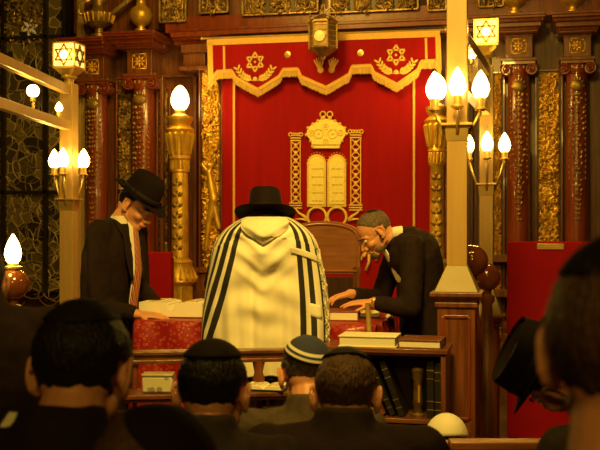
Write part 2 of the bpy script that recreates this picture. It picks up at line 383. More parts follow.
for px, py in ((30, 165), (8, 210), (48, 240), (40, 108)):
    x, z = PX(px, py, wy)
    for k in range(8): a = 2*PI*k/8; wl([(x+0.03*math.cos(a), z+0.03*math.sin(a)), (x+0.15*math.cos(a+0.5), z+0.15*math.sin(a+0.5)), (x+0.19*math.cos(a), z+0.19*math.sin(a))], 0.004)
build(m, 'lead_line', 'lead', wino)
m = M()
for px in (5, 47, 66): x = onY(px, 0, wy).x; m.box2((x-0.02, wy-0.05, 0.9), (x+0.02, wy, 4.4))
for py in (38, 192, 330): z = onY(30, py, wy).z; m.box2((win_a, wy-0.05, z-0.015), (win_b, wy, z+0.015))
build(m, 'window_frame', 'iron', wino)
m = M(); x, z = PX(30, 28, wy-0.03)
for k in range(6):
    a = 2*PI*k/6+0.3; R = Matrix.Rotation(-a, 3, 'Y'); m.ell(V((x, wy-0.03, z)) + R @ V((0.05, 0, 0)), (0.045, 0.008, 0.017), R=R, n=8, m=6)
m.ell((x, wy-0.035, z), (0.014, 0.01, 0.014)); build(m, 'star_flower', 'star_flower', wino, smooth=True)
m = M()
for k in range(110):
    px = rnd.choice((rnd.uniform(2, 24), rnd.uniform(26, 45))); py = rnd.uniform(-5, 26) if rnd.random() < .8 else rnd.uniform(26, 46)
    x, z = PX(px, py, wy-0.03); R = Matrix.Rotation(rnd.uniform(0, 6.3), 3, 'Y') @ Matrix.Rotation(rnd.uniform(-.5, .5), 3, 'X')
    m.ell((x, wy-0.04, z), (rnd.uniform(.015, .05), 0.008, rnd.uniform(.008, .02)), R=R, n=6, m=5)
build(m, 'gilt_leaf', 'gold_leaf', wino, smooth=True)
x = onY(80.5, 0, AY+0.28).x
m = M(); m.box2((x-0.045, AY+0.28, 0), (x+0.045, AY+0.44, 4.4)); m.box2((x-0.02, AY+0.25, 0), (x+0.02, AY+0.28, 4.4)); struct(build(m, 'trim_1', 'oak', smooth=False, bevel=0.004))

# ------------------------------------------------------------------ gilt carving generator
def carve(m, x0, x1, z0, z1, Y, seed, relief=0.03, dens=1.0, leafy=True):
    r = random.Random(seed); w_ = x1-x0; z = z0+0.35*w_; side = 1
    nx = max(8, int(w_/.008)); nz_ = max(8, int((z1-z0)/.009)); vs = []; fs = []
    for j in range(nz_+1):
        for i in range(nx+1):
            x = x0+w_*i/nx; zz = z0+(z1-z0)*j/nz_; e = min(i, nx-i, j, nz_-j)
            h = (1-abs(noise.noise(V((x*13, seed, zz*11+2*noise.noise(V((x*6, seed, zz*6))))))*2.0))**2 + .5*(1-abs(noise.noise(V((x*30, seed+3, zz*26)))*2.2))
            vs.append((x, Y+.012-relief*1.25*max(0, h)*(1 if e > 1 else .5 if e else 0), zz))
    for j in range(nz_):
        for i in range(nx): a = j*(nx+1)+i; fs.append((a, a+1, a+nx+2, a+nx+1))
    m.add(vs, fs)
    y = lambda k=1.0: Y-relief*k
    while z < z1-0.2*w_:
        cx = (x0+x1)/2 + side*w_*0.14*r.uniform(.5, 1.3); R = w_*0.34*r.uniform(.8, 1.1)
        a0 = r.uniform(0, 6.3); pts = []
        for k in range(15): t = k/14; a = a0+side*t*7.2; rr = R*(1-0.8*t); pts.append((cx+rr*math.cos(a), y(.4+.6*t), z+rr*math.sin(a)))
        m.tube(pts, [R*0.15*(1-0.5*k/14) for k in range(15)], 6)
        m.ell((cx, y(.9), z), (R*0.25, relief*.6, R*0.25), n=8, m=6)
        for k in range(int(13*dens)):
            a = r.uniform(0, 6.3); d = R*r.uniform(.6, 1.35); lx = min(max(cx+d*math.cos(a), x0+.12*w_), x1-.12*w_); lz = z+d*math.sin(a)
            Rm = Matrix.Rotation(-a+r.uniform(-.8, .8), 3, 'Y') @ Matrix.Rotation(r.uniform(-.6, .6), 3, 'Z')
            m.ell((lx, y(r.uniform(.5, 1.2)), lz), (R*r.uniform(.25, .5), relief*.4, R*r.uniform(.08, .2)), n=7, m=5, R=Rm)
        z += R*r.uniform(1.35, 1.7); side = -side
    return m
def panel_thing(name, px0, px1, py0, zb, Y, seed, label, gmat='gold', relief=0.035, frame=0.016, group='gilt carved panels between the columns'):
    a, zt = PX(px0, py0, Y); b, _ = PX(px1, py0, Y)
    t = thing(name, label, 'carving', ((a+b)/2, Y, zb), 0, group)
    m = M(); m.box2((a, Y, zb), (b, Y+0.05, zt)); build(m, 'backing', 'wood_dark', t, smooth=False)
    m = M()
    for x in (a, b): m.box2((x-frame/2, Y-0.02, zb), (x+frame/2, Y, zt))
    for z in (zb+frame/2, zt-frame/2): m.box2((a, Y-0.02, z-frame/2), (b, Y, z+frame/2))
    build(m, 'frame', 'wood_red', t, bevel=0.003)
    m = M(); carve(m, a+frame, b-frame, zb+frame, zt-frame, Y, seed, relief); build(m, 'gilt_scrollwork', gmat, t, smooth=True)
    return t
ZB = 0.55
panel_thing('gilt_relief', 117, 133, 78, ZB, AY+0.30, 11, 'tall gilt carved panel between the two brown columns at the left', 'gold_dull')
panel_thing('gilt_relief', 157.5, 170, 88, ZB, AY+0.33, 12, 'narrow dim carved strip left of the gold lamp column', 'gold_dull', 0.02)
panel_thing('gilt_relief', 200, 222, 70, ZB, AY+0.06, 13, 'bright gilt carved panel along the left edge of the red curtain', 'gold')
panel_thing('gilt_relief', 446, 462, 60, ZB, AY+0.06, 14, 'gilt carved panel along the right edge of the red curtain, behind the front post', 'gold')
panel_thing('gilt_relief', 492, 504, 72, ZB, AY+0.30, 15, 'narrow gilt scroll strip just right of the rear post with bulbs', 'gold')
panel_thing('gilt_relief', 536, 562, 70, ZB, AY+0.26, 16, 'wide gilt carved panel between the two brown columns at the right', 'gold')

# stretched gilt figure on the left carved panel
Yf = AY-0.0
t = thing('carved_figure', 'gilt long-limbed figure carved on the panel left of the curtain', 'carving', (onY(211, 250, Yf).x, Yf, onY(211, 252, Yf).z))
def Q(px, py, dy=0): p = onY(px, py, Yf+dy); return p
m = M(); m.cone(Q(209, 172), .03, Q(214, 200), .045); m.cone(Q(214, 200), .045, Q(209, 222), .03); m.cone(Q(209, 222), .03, Q(206, 250), .02)
m.cone(Q(214, 205), .035, Q(219, 228), .02); m.cone(Q(209, 172), .02, Q(215, 160), .016); m.cone(Q(207, 172), .018, Q(202, 164), .014); m.ell(Q(209, 165), .03)
build(fuse(m, .008), 'figure_body', 'gold', t, smooth=True)

# ------------------------------------------------------------------ engaged columns with block, rosette and cornice
def volute(m, c, r, side, y0):
    pts = []
    for k in range(24): t = k/23; a = PI/2 - side*t*4.2*PI; rr = r*(1-.85*t); pts.append((c.x+rr*math.cos(a), y0-.02*t, c.z+rr*math.sin(a)))
    m.tube(pts, [r*.17*(1-.4*k/23) for k in range(24)], 6)
def column(px, pyc, half, pyblock, pycorn, cw, Y, seed, label):
    """px axis, pyc top of shaft, half width px, block top, cornice top, cornice half width px"""
    c = onY(px, pyc, Y); s = half/F*(c.y/ math.cos(YAW)); 
    k_ = abs(onY(px+half, 100, Y).x - c.x)
    t = thing('carved_column', label, 'column', (c.x, Y, 0), 0, 'columns beside the ark')
    zt = c.z
    m = M(); m.lathe((c.x, Y, 0), [(k_*1.02, .95), (k_, 1.4), (k_*.97, 2.2), (k_*.9, zt-.02), (k_*1.0, zt-.015), (k_*1.0, zt)], 28); build(m, 'shaft', 'wood_red', t, smooth=40)
    m = M(); m.box2((c.x-k_*1.5, Y-k_*1.5, 0), (c.x+k_*1.5, Y+k_*1.5, .55)); m.box2((c.x-k_*1.35, Y-k_*1.35, .55), (c.x+k_*1.35, Y+k_*1.35, .62))
    m.lathe((c.x, Y, .62), [(k_*1.3, 0), (k_*1.42, .04), (k_*1.3, .08), (k_*1.08, .11), (k_*1.2, .15), (k_*1.08, .2), (k_*1.02, .33)], 28); build(m, 'column_base', 'wood', t, smooth=40, bevel=.004)
    # ionic capital
    vr = k_*.55; m = M()
    for sd in (-1, 1):
        volute(m, V((c.x+sd*k_*1.02, 0, zt+.03)), vr, sd, Y-k_*.95)
        m.ell((c.x+sd*k_*1.02, Y-k_*.9, zt+.03), (.014, .02, .014))
        m.tube([(c.x+sd*k_*1.02, Y-k_*.8, zt+.03), (c.x+sd*k_*1.02, Y+k_*.5, zt+.03)], vr*.85, 14)
    m.lathe((c.x, Y, zt-.02), [(k_*.95, 0), (k_*1.1, .03), (k_*1.12, .06), (k_*1.0, .09)], 24)
    m.box2((c.x-k_*1.35, Y-k_*1.05, zt+.075), (c.x+k_*1.35, Y+k_*.8, zt+.10)); build(m, 'capital', 'wood_red', t, smooth=40)
    m = M()
    for q in range(7): a = -PI/2+(q-3)*.42; m.ell((c.x+k_*1.05*math.cos(a), Y+k_*1.08*math.sin(a), zt+.045), (.012, .012, .02), n=8, m=6)
    # gilt shell and hanging ornament on the shaft
    m.ell((c.x, Y-k_*.92, zt-.12), (k_*.62, .03, .055), n=12, m=8)
    for q in range(7): a = PI*(q+.5)/7; m.cone((c.x, Y-k_*.95, zt-.15), .008, (c.x+k_*.55*math.cos(a), Y-k_*.98, zt-.15+.10*math.sin(a)), .012, 6)
    r = random.Random(seed); z = zt-.2; zlow = zt-1.35
    while z > zlow:
        f = (z-zlow)/(zt-.2-zlow); wd = k_*(.25+.5*f)*(1 if int(z*9) % 3 else .6)
        for sd in (-1, 1):
            a = r.uniform(.3, 1.0); R = Matrix.Rotation(sd*a, 3, 'Y')
            ang = sd*wd/k_*r.uniform(.25, .95); m.ell((c.x+k_*math.sin(ang), Y-k_*.99*math.cos(ang), z), (.007+.008*f, .009, .019), R=R, n=6, m=5)
        m.ell((c.x, Y-k_*1.0, z), (.008+.005*f, .010, .014), n=6, m=5); z -= .046*r.uniform(.8, 1.3)
    for sd in (-1, 1):
        for q in range(16): ang = sd*.75; m.ell((c.x+k_*math.sin(ang), Y-k_*.97*math.cos(ang), zt-.2-q*.05), (.007, .008, .016), n=6, m=4)
    build(m, 'gilt_ornament', 'gold_dull', t, smooth=True)
    zb0 = zt+.10; zb1 = onY(px, pyblock, Y-k_*1.1).z
    m = M(); m.box2((c.x-k_*1.5, Y-k_*1.2, zb0), (c.x+k_*1.5, Y+.17, zb0+.03)); m.box2((c.x-k_*1.12, Y-k_*1.05, zb0+.03), (c.x+k_*1.12, Y+.17, zb1))
    m.box2((c.x-k_*1.2, Y-k_*1.12, zb1-.02), (c.x+k_*1.2, Y+.17, zb1)); build(m, 'impost_block', 'wood', t, smooth=False, bevel=.004)
    zc = (zb0+.03+zb1)/2; h = min(k_*.62, (zb1-zb0)*.36); yy = Y-k_*1.06
    m = M()
    for a, b in (((-h, -h), (h, -h)), ((h, -h), (h, h)), ((h, h), (-h, h)), ((-h, h), (-h, -h))): m.tube([(c.x+a[0], yy, zc+a[1]), (c.x+b[0], yy, zc+b[1])], .006, 5)
    for q in range(8): a = 2*PI*q/8; R = Matrix.Rotation(-a, 3, 'Y'); m.ell((c.x+h*.5*math.cos(a), yy, zc+h*.5*math.sin(a)), (h*.36, .012, h*.16), R=R, n=7, m=5)
    m.ell((c.x, yy-.006, zc), (h*.22, .014, h*.22))
    for i in (-1, 1):
        for j in (-1, 1): m.ell((c.x+i*h*.78, yy, zc+j*h*.78), (h*.18, .008, h*.18), n=6, m=5)
    build(m, 'rosette', 'gold', t, smooth=True)
    z2 = onY(px, pycorn, Y-k_*2).z; cwm = abs(onY(px+cw, 50, Y-.2).x - onY(px, 50, Y-.2).x); n = 6
    m = M()
    for q in range(n):
        f = [.0, .12, .3, .62, .82, 1.0][q]; g = [.35, .42, .62, .8, .95, 1.0][q]
        wq = k_*1.2+(cwm-k_*1.2)*g; dq = k_*1.1+(.30)*g; za = zb1+(z2-zb1)*f*.83; zn = zb1+(z2-zb1)*([.12, .3, .62, .82, 1.0, 1.2][q])*.83
        m.frus((c.x, Y+.16-(dq+.16)/2, za), wq*2, dq+.16, wq*2+(.02 if q in (1, 3) else 0), dq+.16+(.01 if q in (1, 3) else 0), zn-za)
    build(m, 'cornice', 'wood_red', t, smooth=False, bevel=.003)
    return t, c.x, z2
YC = AY+0.22
cols = []
cols.append(column(97, 93, 10.5, 55, 40, 23, YC, 1, 'reddish brown column with gilt garland, leftmost of the ark columns'))
cols.append(column(144, 88, 11, 49, 34, 26, YC, 2, 'reddish brown column with gilt garland, behind the hat of the young man'))
cols.append(column(519, 74, 12, 34, 17, 27, YC, 3, 'reddish brown column with gilt garland, left of the wide carved panel at right'))
cols.append(column(577, 73, 12, 34, 15, 27, YC, 4, 'reddish brown column with gilt garland, rightmost of the ark columns'))

# ------------------------------------------------------------------ entablature above the curtain
def hor(px0, px1, pyt, pyb, Y, d, m):
    a = onY(px0, pyt, Y); b = onY(px1, pyt, Y); c_ = onY((px0+px1)/2, pyt, Y).z; e_ = onY((px0+px1)/2, pyb, Y).z
    m.box2((a.x, Y, e_), (b.x, Y+d, c_)); return m
m = M()
hor(165, 640, 6, 22, AY+.10, .3, m); hor(168, 490, 22, 25, AY+.02, .4, m); hor(170, 488, 25, 30, AY-.02, .4, m); hor(172, 486, 30, 33, AY+.03, .3, m); hor(174, 484, 33, 38, AY+.08, .3, m)
struct(build(m, 'trim_2', 'wood_red', smooth=False, bevel=.006))
m = M(); hor(74, 640, -30, 20, AY+.28, .1, m); hor(66, 165, 46, 50, AY+.2, .2, m); struct(build(m, 'trim_3', 'wood', smooth=False))
# blocks above the lamp column
m = M(); hor(181, 207, 44, 52, AY+.04, .3, m); hor(183, 205, 52, 66, AY+.08, .3, m); hor(179, 209, 66, 70, AY+.03, .3, m); hor(157, 200, 74, 77, AY+.30, .1, m); hor(445, 478, 60, 68, AY+.04, .3, m)
struct(build(m, 'trim_4', 'wood', smooth=False, bevel=.004))
m = M(); hor(222.5, 225.5, 74, 420, AY-.0, .1, m); struct(build(m, 'trim_5', 'gold_dull', smooth=False, bevel=.004))
m = M()
for x in (160, 193, 470, 477): hor(x, x+3, 75, 430, AY+.26, .1, m)
hor(192, 232, 268, 273, AY-.10, .3, m); hor(195, 228, 273, 290, AY-.06, .3, m); hor(190, 234, 290, 300, AY-.12, .4, m); hor(470, 512, 255, 262, AY+.1, .3, m); hor(474, 508, 290, 297, AY+.1, .3, m)
struct(build(m, 'trim_6', 'wood', smooth=False, bevel=.004))
# framed relief panels above
for i, (x0, x1, y0, y1, lab) in enumerate(((160, 186, -14, 21, 'small upper relief panel with gilt leaves, above left lamp'), (200, 228, -14, 12, 'upper framed relief panel with gilt rosette left of the lantern'),
        (243, 318, -16, 12, 'long upper relief panel of gilt scrolls, left of the hanging lantern'), (330, 418, -16, 9, 'long upper relief panel of gilt scrolls, right of the hanging lantern'),
        (428, 446, -14, 10, 'small upper relief panel left of the tall front post'), (479, 503, -16, 6, 'small dark upper relief panel above the right lantern'))):
    Y = AY+.08; a, zt = PX(x0, y0, Y); b, zb = PX(x1, y1, Y)
    t = thing('gilt_frieze', lab, 'carving', ((a+b)/2, Y, zb), 0, 'relief panels above the curtain')
    m = M(); m.box2((a, Y, zb), (b, Y+.04, zt)); build(m, 'backing', 'wood_dark', t, smooth=False)
    m = M(); fr = .018
    for x in (a, b): m.box2((x-fr/2, Y-.02, zb), (x+fr/2, Y, zt))
    for z in (zb, zt): m.box2((a, Y-.02, z-fr/2), (b, Y, z+fr/2))
    build(m, 'frame', 'gold_dull', t, bevel=.003)
    m = M(); hgt = zt-zb; nn = max(1, round((b-a)/hgt/.8)); 
    for q in range(nn): xx = a+(b-a)*q/nn; carve(m, xx+.01, xx+(b-a)/nn-.01, zb+.0, zt+.02, Y, 50+i*7+q, .03)
    build(m, 'gilt_scrollwork', 'gold_dull', t, smooth=True)

# urns and pots on the cornices
def urn(px, pyb, Y, sc, label, kind, handle=0):
    b = onY(px, pyb, Y); t = thing('gilt_'+kind, label, kind, b)
    if kind == 'pitcher':
        pr = [(.10, 0), (.10, .03), (.05, .05), (.045, .10), (.13, .15), (.17, .22), (.175, .27), (.13, .29), (.08, .33), (.07, .40), (.10, .46), (.10, .48)]
    else:
        pr = [(.10, 0), (.10, .03), (.06, .05), (.06, .08), (.13, .12), (.18, .20), (.19, .28), (.15, .37), (.08, .42), (.07, .50), (.11, .55), (.10, .57)]
    m = M(); m.lathe(b, [(r*sc, z*sc) for r, z in pr], 24); build(m, 'vessel', 'gold_dull' if kind == 'pitcher' else 'gold', t, smooth=50)
    if kind == 'pitcher':
        m = M()
        for q in range(16): a = 2*PI*q/16; m.cone(b+V((.155*sc*math.cos(a), .155*sc*math.sin(a), .17*sc)), .012*sc, b+V((.18*sc*math.cos(a), .18*sc*math.sin(a), .26*sc)), .016*sc, 6)
        build(m, 'fluting', 'gold', t, smooth=True)
    if handle:
        m = M(); m.tube([b+V((.12*sc, 0, .24*sc)), b+V((.25*sc, -.02, .32*sc)), b+V((.40*sc, -.04, .42*sc)), b+V((.55*sc, -.04, .55*sc))], [.03*sc, .026*sc, .03*sc, .035*sc], 8); build(m, 'spout', 'brass', t, smooth=True)
        m = M(); m.tube([b+V((-.14*sc, 0, .24*sc)), b+V((-.26*sc, 0, .30*sc)), b+V((-.24*sc, 0, .42*sc)), b+V((-.1*sc, 0, .44*sc))], .018*sc, 8); build(m, 'handle', 'brass', t, smooth=True)
urn(99, 37.5, YC-.12, .85, 'gilt fluted pitcher with long spout on the leftmost column cornice', 'pitcher', 1)
urn(141, 31.5, YC-.12, .60, 'round gilt urn on the cornice above the second column', 'urn')
urn(515, 14, YC-.12, .62, 'gilt urn on the cornice left of the wide carved panel', 'urn')
urn(573, 13, YC-.12, .62, 'gilt urn on the rightmost column cornice', 'urn')

# ================================================================== the red ark curtain
def star(m, cx, cz, r, Y, t, d=.006):
    for s in (0, PI):
        p = [(cx+r*math.sin(s+2*PI*k/3), Y, cz+r*math.cos(s+2*PI*k/3)) for k in range(3)]
        for k in range(3): m.bar(p[k], p[(k+1) % 3], d, t)
CY = AY-.03
ca = onY(222, 100, CY).x; cb = onY(431, 100, CY).x; ct = onY(320, 40, CY).z
curt = thing('ark_curtain', 'large red velvet curtain embroidered with gold crown and two tablets', 'curtain', ((ca+cb)/2, CY, .35))
m = M()
def cf(u, v):
    x = ca+(cb-ca)*u; z = .38+(ct-.38)*v; return (x, CY+.006*math.sin(u*19+.4*math.sin(v*2))+.004*math.sin(u*47+1)+.01, z)
m.grid(cf, 120, 12); build(m, 'cloth', 'velvet', curt, smooth=True, solid=.008)
def cpx(px, py, Y=CY-.012): p = onY(px, py, Y); return p
def strip(m, pts, wpx, Y=CY-.012, d=.008):
    for a, b in zip(pts, pts[1:]): m.bar(cpx(*a, Y), cpx(*b, Y), d, wpx/F*9.35)
m = M()
for px in (234, 414):
    m.bar(cpx(px, 60), cpx(px, 330), .008, .016) if False else m.box2((cpx(px, 60).x-.010, CY-.018, .5), (cpx(px, 60).x+.010, CY-.008, ct-.1))
build(m, 'gold_braid', 'embroidery_thread', curt, smooth=False)
# tablets
def arch(px0, px1, py0, py1, Y, n=12):
    a = cpx(px0, py1, Y); b = cpx(px1, py1, Y); zt = cpx(px0, py0, Y).z; r = (b.x-a.x)/2; cx = (a.x+b.x)/2
    return [(a.x, a.z), (b.x, a.z)] + [(cx+r*math.cos(PI*k/n), zt-r+r*math.sin(PI*k/n)) for k in range(n+1)]
for (x0, x1) in ((307.5, 326.5), (327.5, 346.5)):
    m = M(); m.prism(arch(x0, x1, 154.5, 207, CY), CY-.022, CY-.004); rim = build(m, 'embroidered_tablet', 'embroidery', curt, smooth=False, bevel=.003)
    m = M(); m.prism(arch(x0+2, x1-2, 157, 204.5, CY), CY-.030, CY-.02); build(m, 'tablet_face', 'tablet_cloth', rim, smooth=False, bevel=.003)
    m = M(); rr = random.Random(int(x0))
    for row in range(5):
        py = 169+row*8; x = x0+4.5
        while x < x1-4: ww = rr.uniform(.6, 1.6); p = cpx(x, py, CY-.031); q = cpx(x+ww, py, CY-.031); m.box2((p.x, CY-.0325, p.z-.004), (q.x, CY-.03, p.z+.002+rr.uniform(0, .004))); x += ww+.6
    build(m, 'tablet_writing', 'gilt_text', rim, smooth=False)
# crown
m = M(); poly = [(313, 148), (311, 141), (306.5, 135), (308, 128), (313, 124), (318, 121), (322, 119), (330, 119), (335, 121), (340, 124), (345, 128), (346.5, 134), (342, 141), (339.5, 148)]
m.prism([(cpx(*p).x, cpx(*p).z) for p in poly][::-1], CY-.024, CY-.004); crown = build(m, 'embroidered_crown', 'tablet_cloth', curt, smooth=False, bevel=.003)
m = M()
for (px, py, r) in [(313, 146, 2)]+[(p[0], p[1], 1.6) for p in poly[1:-1]]+[(323.5, 118, 2.0), (330, 118, 2.0)]:
    c = cpx(px, py); m.ell((c.x, CY-.018, c.z), (r*.0095, .012, r*.0095), n=8, m=6)
for (px, py, r) in ((319, 134, 4.5), (333, 134, 4.5), (326, 127, 2.5), (326, 142, 2.5), (311.5, 133, 2.5), (341, 133, 2.5)):
    c = cpx(px, py); m.tube([(c.x+r*.0095*math.cos(2*PI*k/14), CY-.026, c.z+r*.0095*math.sin(2*PI*k/14)) for k in range(14)], .005, 5, closed=True); m.ell((c.x, CY-.026, c.z), (.010, .008, .010), n=6, m=5)
for py in (144.5, 148): strip(m, [(312.5, py), (340, py)], 1.1, CY-.026)
for px in (323, 330): c = cpx(px, 114.5); m.tube([(c.x+.026*math.cos(2*PI*k/14), CY-.018, c.z+.026*math.sin(2*PI*k/14)) for k in range(14)], .007, 5, closed=True)
build(m, 'crown_stitching', 'embroidery', crown, smooth=True)
m = M()
for k in range(11): 
    a = PI*(k+.5)/11
    for cx in (317, 337): c = cpx(cx+12.3*math.cos(a)*.82, 165-12.5*math.sin(a)); m.ell((c.x, CY-.012, c.z), (.005, .006, .005), n=6, m=5)
build(m, 'bead', 'embroidery', curt, smooth=True)
# columns of embroidery
for (x0, x1, y0, y1) in ((290.5, 301, 133, 209), (350, 361.5, 130, 211)):
    m = M(); xm = (x0+x1)/2; w2 = (x1-x0)/2
    for sd in (-1, 1): strip(m, [(xm+sd*w2*.85, y0+8), (xm+sd*w2*.85, y1-6)], 1.3)
    n = 8
    for k in range(n):
        ya = y0+9+(y1-y0-16)*k/n; yb = y0+9+(y1-y0-16)*(k+1)/n
        strip(m, [(xm-w2*.7, ya), (xm+w2*.7, yb)], 1.0); strip(m, [(xm+w2*.7, ya), (xm-w2*.7, yb)], 1.0)
        c = cpx(xm, (ya+yb)/2); m.ell((c.x, CY-.016, c.z), (.015, .008, .024), n=6, m=5)
    for dy in (-6, -3.5, -1): strip(m, [(xm-w2-1, y1+dy), (xm+w2+1, y1+dy)], 1.2)
    for dy in (5, 7.5): strip(m, [(xm-w2, y0+dy), (xm+w2, y0+dy)], 1.2)
    for k in range(5):
        c = cpx(xm+(k-2)*w2*.5, y0+1.5); r = .016 if k in (0, 4) else .012; m.tube([(c.x+r*math.cos(2*PI*q/10), CY-.014, c.z+r*math.sin(2*PI*q/10)) for q in range(10)], .006, 5, closed=True)
    build(m, 'embroidered_column', 'embroidery', curt, smooth=40)
for cx in (317, 337):
    m = M(); c = cpx(cx, 217); m.tube([(c.x+.088*math.cos(2*PI*q/24), CY-.014, c.z+.088*math.sin(2*PI*q/24)) for q in range(24)], .013, 6, closed=True); build(m, 'embroidered_ring', 'embroidery', curt, smooth=True)
for sd, cx in ((-1, 304), (1, 352)):
    m = M(); pts = [cpx(cx+sd*x, y) for x, y in ((-4, 220), (0, 216), (5, 213), (9, 208))]; m.tube(pts, [.02, .016, .012, .006], 6, flat=.5)
    pts = [cpx(cx+sd*x, y) for x, y in ((-4, 220), (2, 219), (9, 219))]; m.tube(pts, [.02, .014, .006], 6, flat=.5); build(m, 'embroidered_scroll', 'embroidery', curt, smooth=True)
m = M()
for k in range(5): c = cpx(360+k*4.2, 252+abs(k-2)*3); m.ell((c.x, CY-.012, c.z), (.03, .008, .018), n=8, m=6, R=Matrix.Rotation(k-2, 3, 'Y'))
c = cpx(369, 262); m.tube([(c.x, CY-.014, c.z+.08), (c.x, CY-.014, c.z), (c.x-.03, CY-.014, c.z-.08)], .014, 6); build(m, 'embroidered_flower', 'embroidery', curt, smooth=True)

# valance
VY = AY-.10
val = thing('valance', 'red velvet valance with gold stars, laurel sprays and scalloped gold fringe', 'valance', (0, VY, 2.9))
low = [(208, 84), (217, 72), (232, 71), (236, 78), (258, 90), (279, 77), (283, 70), (298, 69.5), (301, 77), (326, 88), (349, 75), (352, 67), (371, 66), (374, 73), (397, 85), (418, 70), (421, 62), (435, 61), (441, 70)]
top = [(207, 43), (440, 34)]
vp = lambda p, Y=VY: (lambda q: (q.x, q.z))(onY(p[0], p[1], Y))
m = M(); m.prism([vp(p) for p in [top[0]]+low+[top[1]]], VY, VY+.015); build(m, 'valance_cloth', 'velvet', val, smooth=False)
m = M()
def vs_(m, pts, wpx, Y=VY-.006, d=.01):
    for a, b in zip(pts, pts[1:]): m.bar(onY(*a, Y), onY(*b, Y), d, wpx/F*9.3)
vs_(m, [(207, 42.5), (440, 33.5)], 6); vs_(m, [(210, 43), (211, 84)], 5.5); vs_(m, [(438, 36), (439, 70)], 5); vs_(m, [(224, 46), (224.5, 72)], 2.2); vs_(m, [(426, 38), (426.5, 62)], 2.2)
build(m, 'gold_border', 'embroidery_thread', val, smooth=False)
m = M()
# fringe: a deep band of separate hanging cords below the scalloped edge
rf = random.Random(3)
for a, b in zip(low, low[1:]):
    ln = math.hypot(b[0]-a[0], b[1]-a[1]); n = max(2, int(abs(b[0]-a[0])*1.3)+2)
    for k in range(n):
        t = (k+.5)/n; px = a[0]+(b[0]-a[0])*t; py = a[1]+(b[1]-a[1])*t; p = onY(px, py, VY-.012)
        lnz = .085*rf.uniform(.92, 1.08); m.box((p.x, p.y-.002*rf.random(), p.z-lnz/2+.02), (.0085, .007, lnz))
build(m, 'fringe', 'fringe', val, smooth=False)['kind'] = 'stuff'
m = M(); vs_(m, low, 2.6, VY-.018, .008); build(m, 'fringe_braid', 'embroidery_thread', val, smooth=False)
for cx, cy in ((255, 67), (396, 60)):
    m = M(); c = onY(cx, cy-5, VY-.006); star(m, c.x, c.z, .092, VY-.006, .014)
    for sd in (-1, 1):
        for k in range(6):
            t = k/5; a = onY(cx+sd*(4+13*t), cy+13-10*t*t, VY-.006)
            for dq in (-.75, .55): th = sd*(1.15-.7*t)+sd*dq; R = Matrix.Rotation(th, 3, 'Y'); m.ell(V((a.x, VY-.008, a.z))+R @ V((0, 0, .028)), (.010, .006, .026), R=R, n=6, m=5)
        m.tube([onY(cx+sd*(1+16*t/5), cy+13.5-10.5*(t/5)**2, VY-.006) for t in range(6)], .004, 5)
    c2 = onY(cx, cy+12, VY-.008); m.ell((c2.x, VY-.008, c2.z), (.022, .008, .022), n=8, m=6); m.ell((c.x, VY-.008, c.z), (.012, .006, .012), n=6, m=5)
    build(m, 'embroidered_star', 'embroidery', val, smooth=40)
m = M()
for cx, cy in ((287.5, 54.5), (360.5, 53)): c = onY(cx, cy, VY-.004); m.lathe((0, 0, 0), [(.027, 0), (.030, .006), (.014, .008), (.010, .012)], 14, X=Matrix.Translation((c.x, VY, c.z)) @ Matrix.Rotation(PI/2, 4, 'X'))
build(m, 'button', 'brass', val)
m = M()
for sd in (-1, 1):                 # pair of blessing hands stitched under the lantern
    for k in range(5): a = onY(326+sd*(5.5), 72, VY-.006); b = onY(326+sd*(2+k*2.2)+sd*1, 58+abs(k-2)*1.2, VY-.006); m.cone(a, .010, b, .007, 6)
    c = onY(326+sd*5.5, 70, VY-.006); m.ell((c.x, VY-.008, c.z), (.03, .007, .03), n=8, m=6)
build(m, 'embroidered_hand', 'embroidery_thread', val, smooth=True)
m = M(); a = onY(202, 38.5, VY-.0); b = onY(446, 29.5, VY); m.tube([a, b], .010, 8); m.ell(a, .018); m.ell(b, .018); tag(build(m, 'curtain_rod', 'brass'), 'thin brass rod along the top of the red valance', 'rod')

# hanging lantern in front of the curtain
LY = AY-.32; c = onY(323, 38, LY); sc = 1/F*9.0
t = thing('hanging_lantern', 'hexagonal pierced brass lantern hanging before the red valance', 'lantern', (c.x, LY, c.z-.18))
m = M(); zt = c.z+.145; R6 = .125
m.lathe((c.x, LY, c.z), [(.012, -.2), (.03, -.165), (.05, -.16), (R6*.98, -.11), (R6*1.08, -.10), (R6, -.09), (R6, .12), (R6*1.1, .13), (R6*1.05, .15), (R6*.6, .19), (.03, .21)], 6); build(m, 'body', 'bronze', t, smooth=False)
m = M()
for k in range(6):
    a = PI/3*k; x, y = R6*1.02*math.cos(a), R6*1.02*math.sin(a); m.tube([(c.x+x, LY+y, c.z-.1), (c.x+x, LY+y, c.z+.13)], .008, 6); m.ell((c.x+x*1.05, LY+y*1.05, c.z+.16), .016, n=8, m=6)
    for q in range(5): m.tube([(c.x+x, LY+y, c.z-.08+.045*q), (c.x+R6*1.02*math.cos(a+PI/3), LY+R6*1.02*math.sin(a+PI/3), c.z-.08+.045*q)], .003, 5)
build(m, 'lantern_bars', 'brass', t)
m = M(); yy = LY-R6*.88; m.lathe((0, 0, 0), [(.045, 0), (.048, .006), (.03, .01)], 16, X=Matrix.Translation((c.x-.008, yy, c.z)) @ Matrix.Rotation(PI/2, 4, 'X')); build(m, 'medallion', 'tamid_glow', t)
m = M(); m.tube([(c.x, LY, c.z+.2), (c.x, LY, c.z+.55)], .006, 6)
for sd in (-1, 1): m.tube([(c.x+sd*x, LY, c.z+z) for x, z in ((.10, .16), (.12, .22), (.07, .27), (.02, .24), (.01, .30))], .008, 6)
m.tube([(c.x, LY, c.z+.55), (c.x, AY+.1, c.z+.60)], .010, 6)
build(m, 'chain', 'bronze', t)

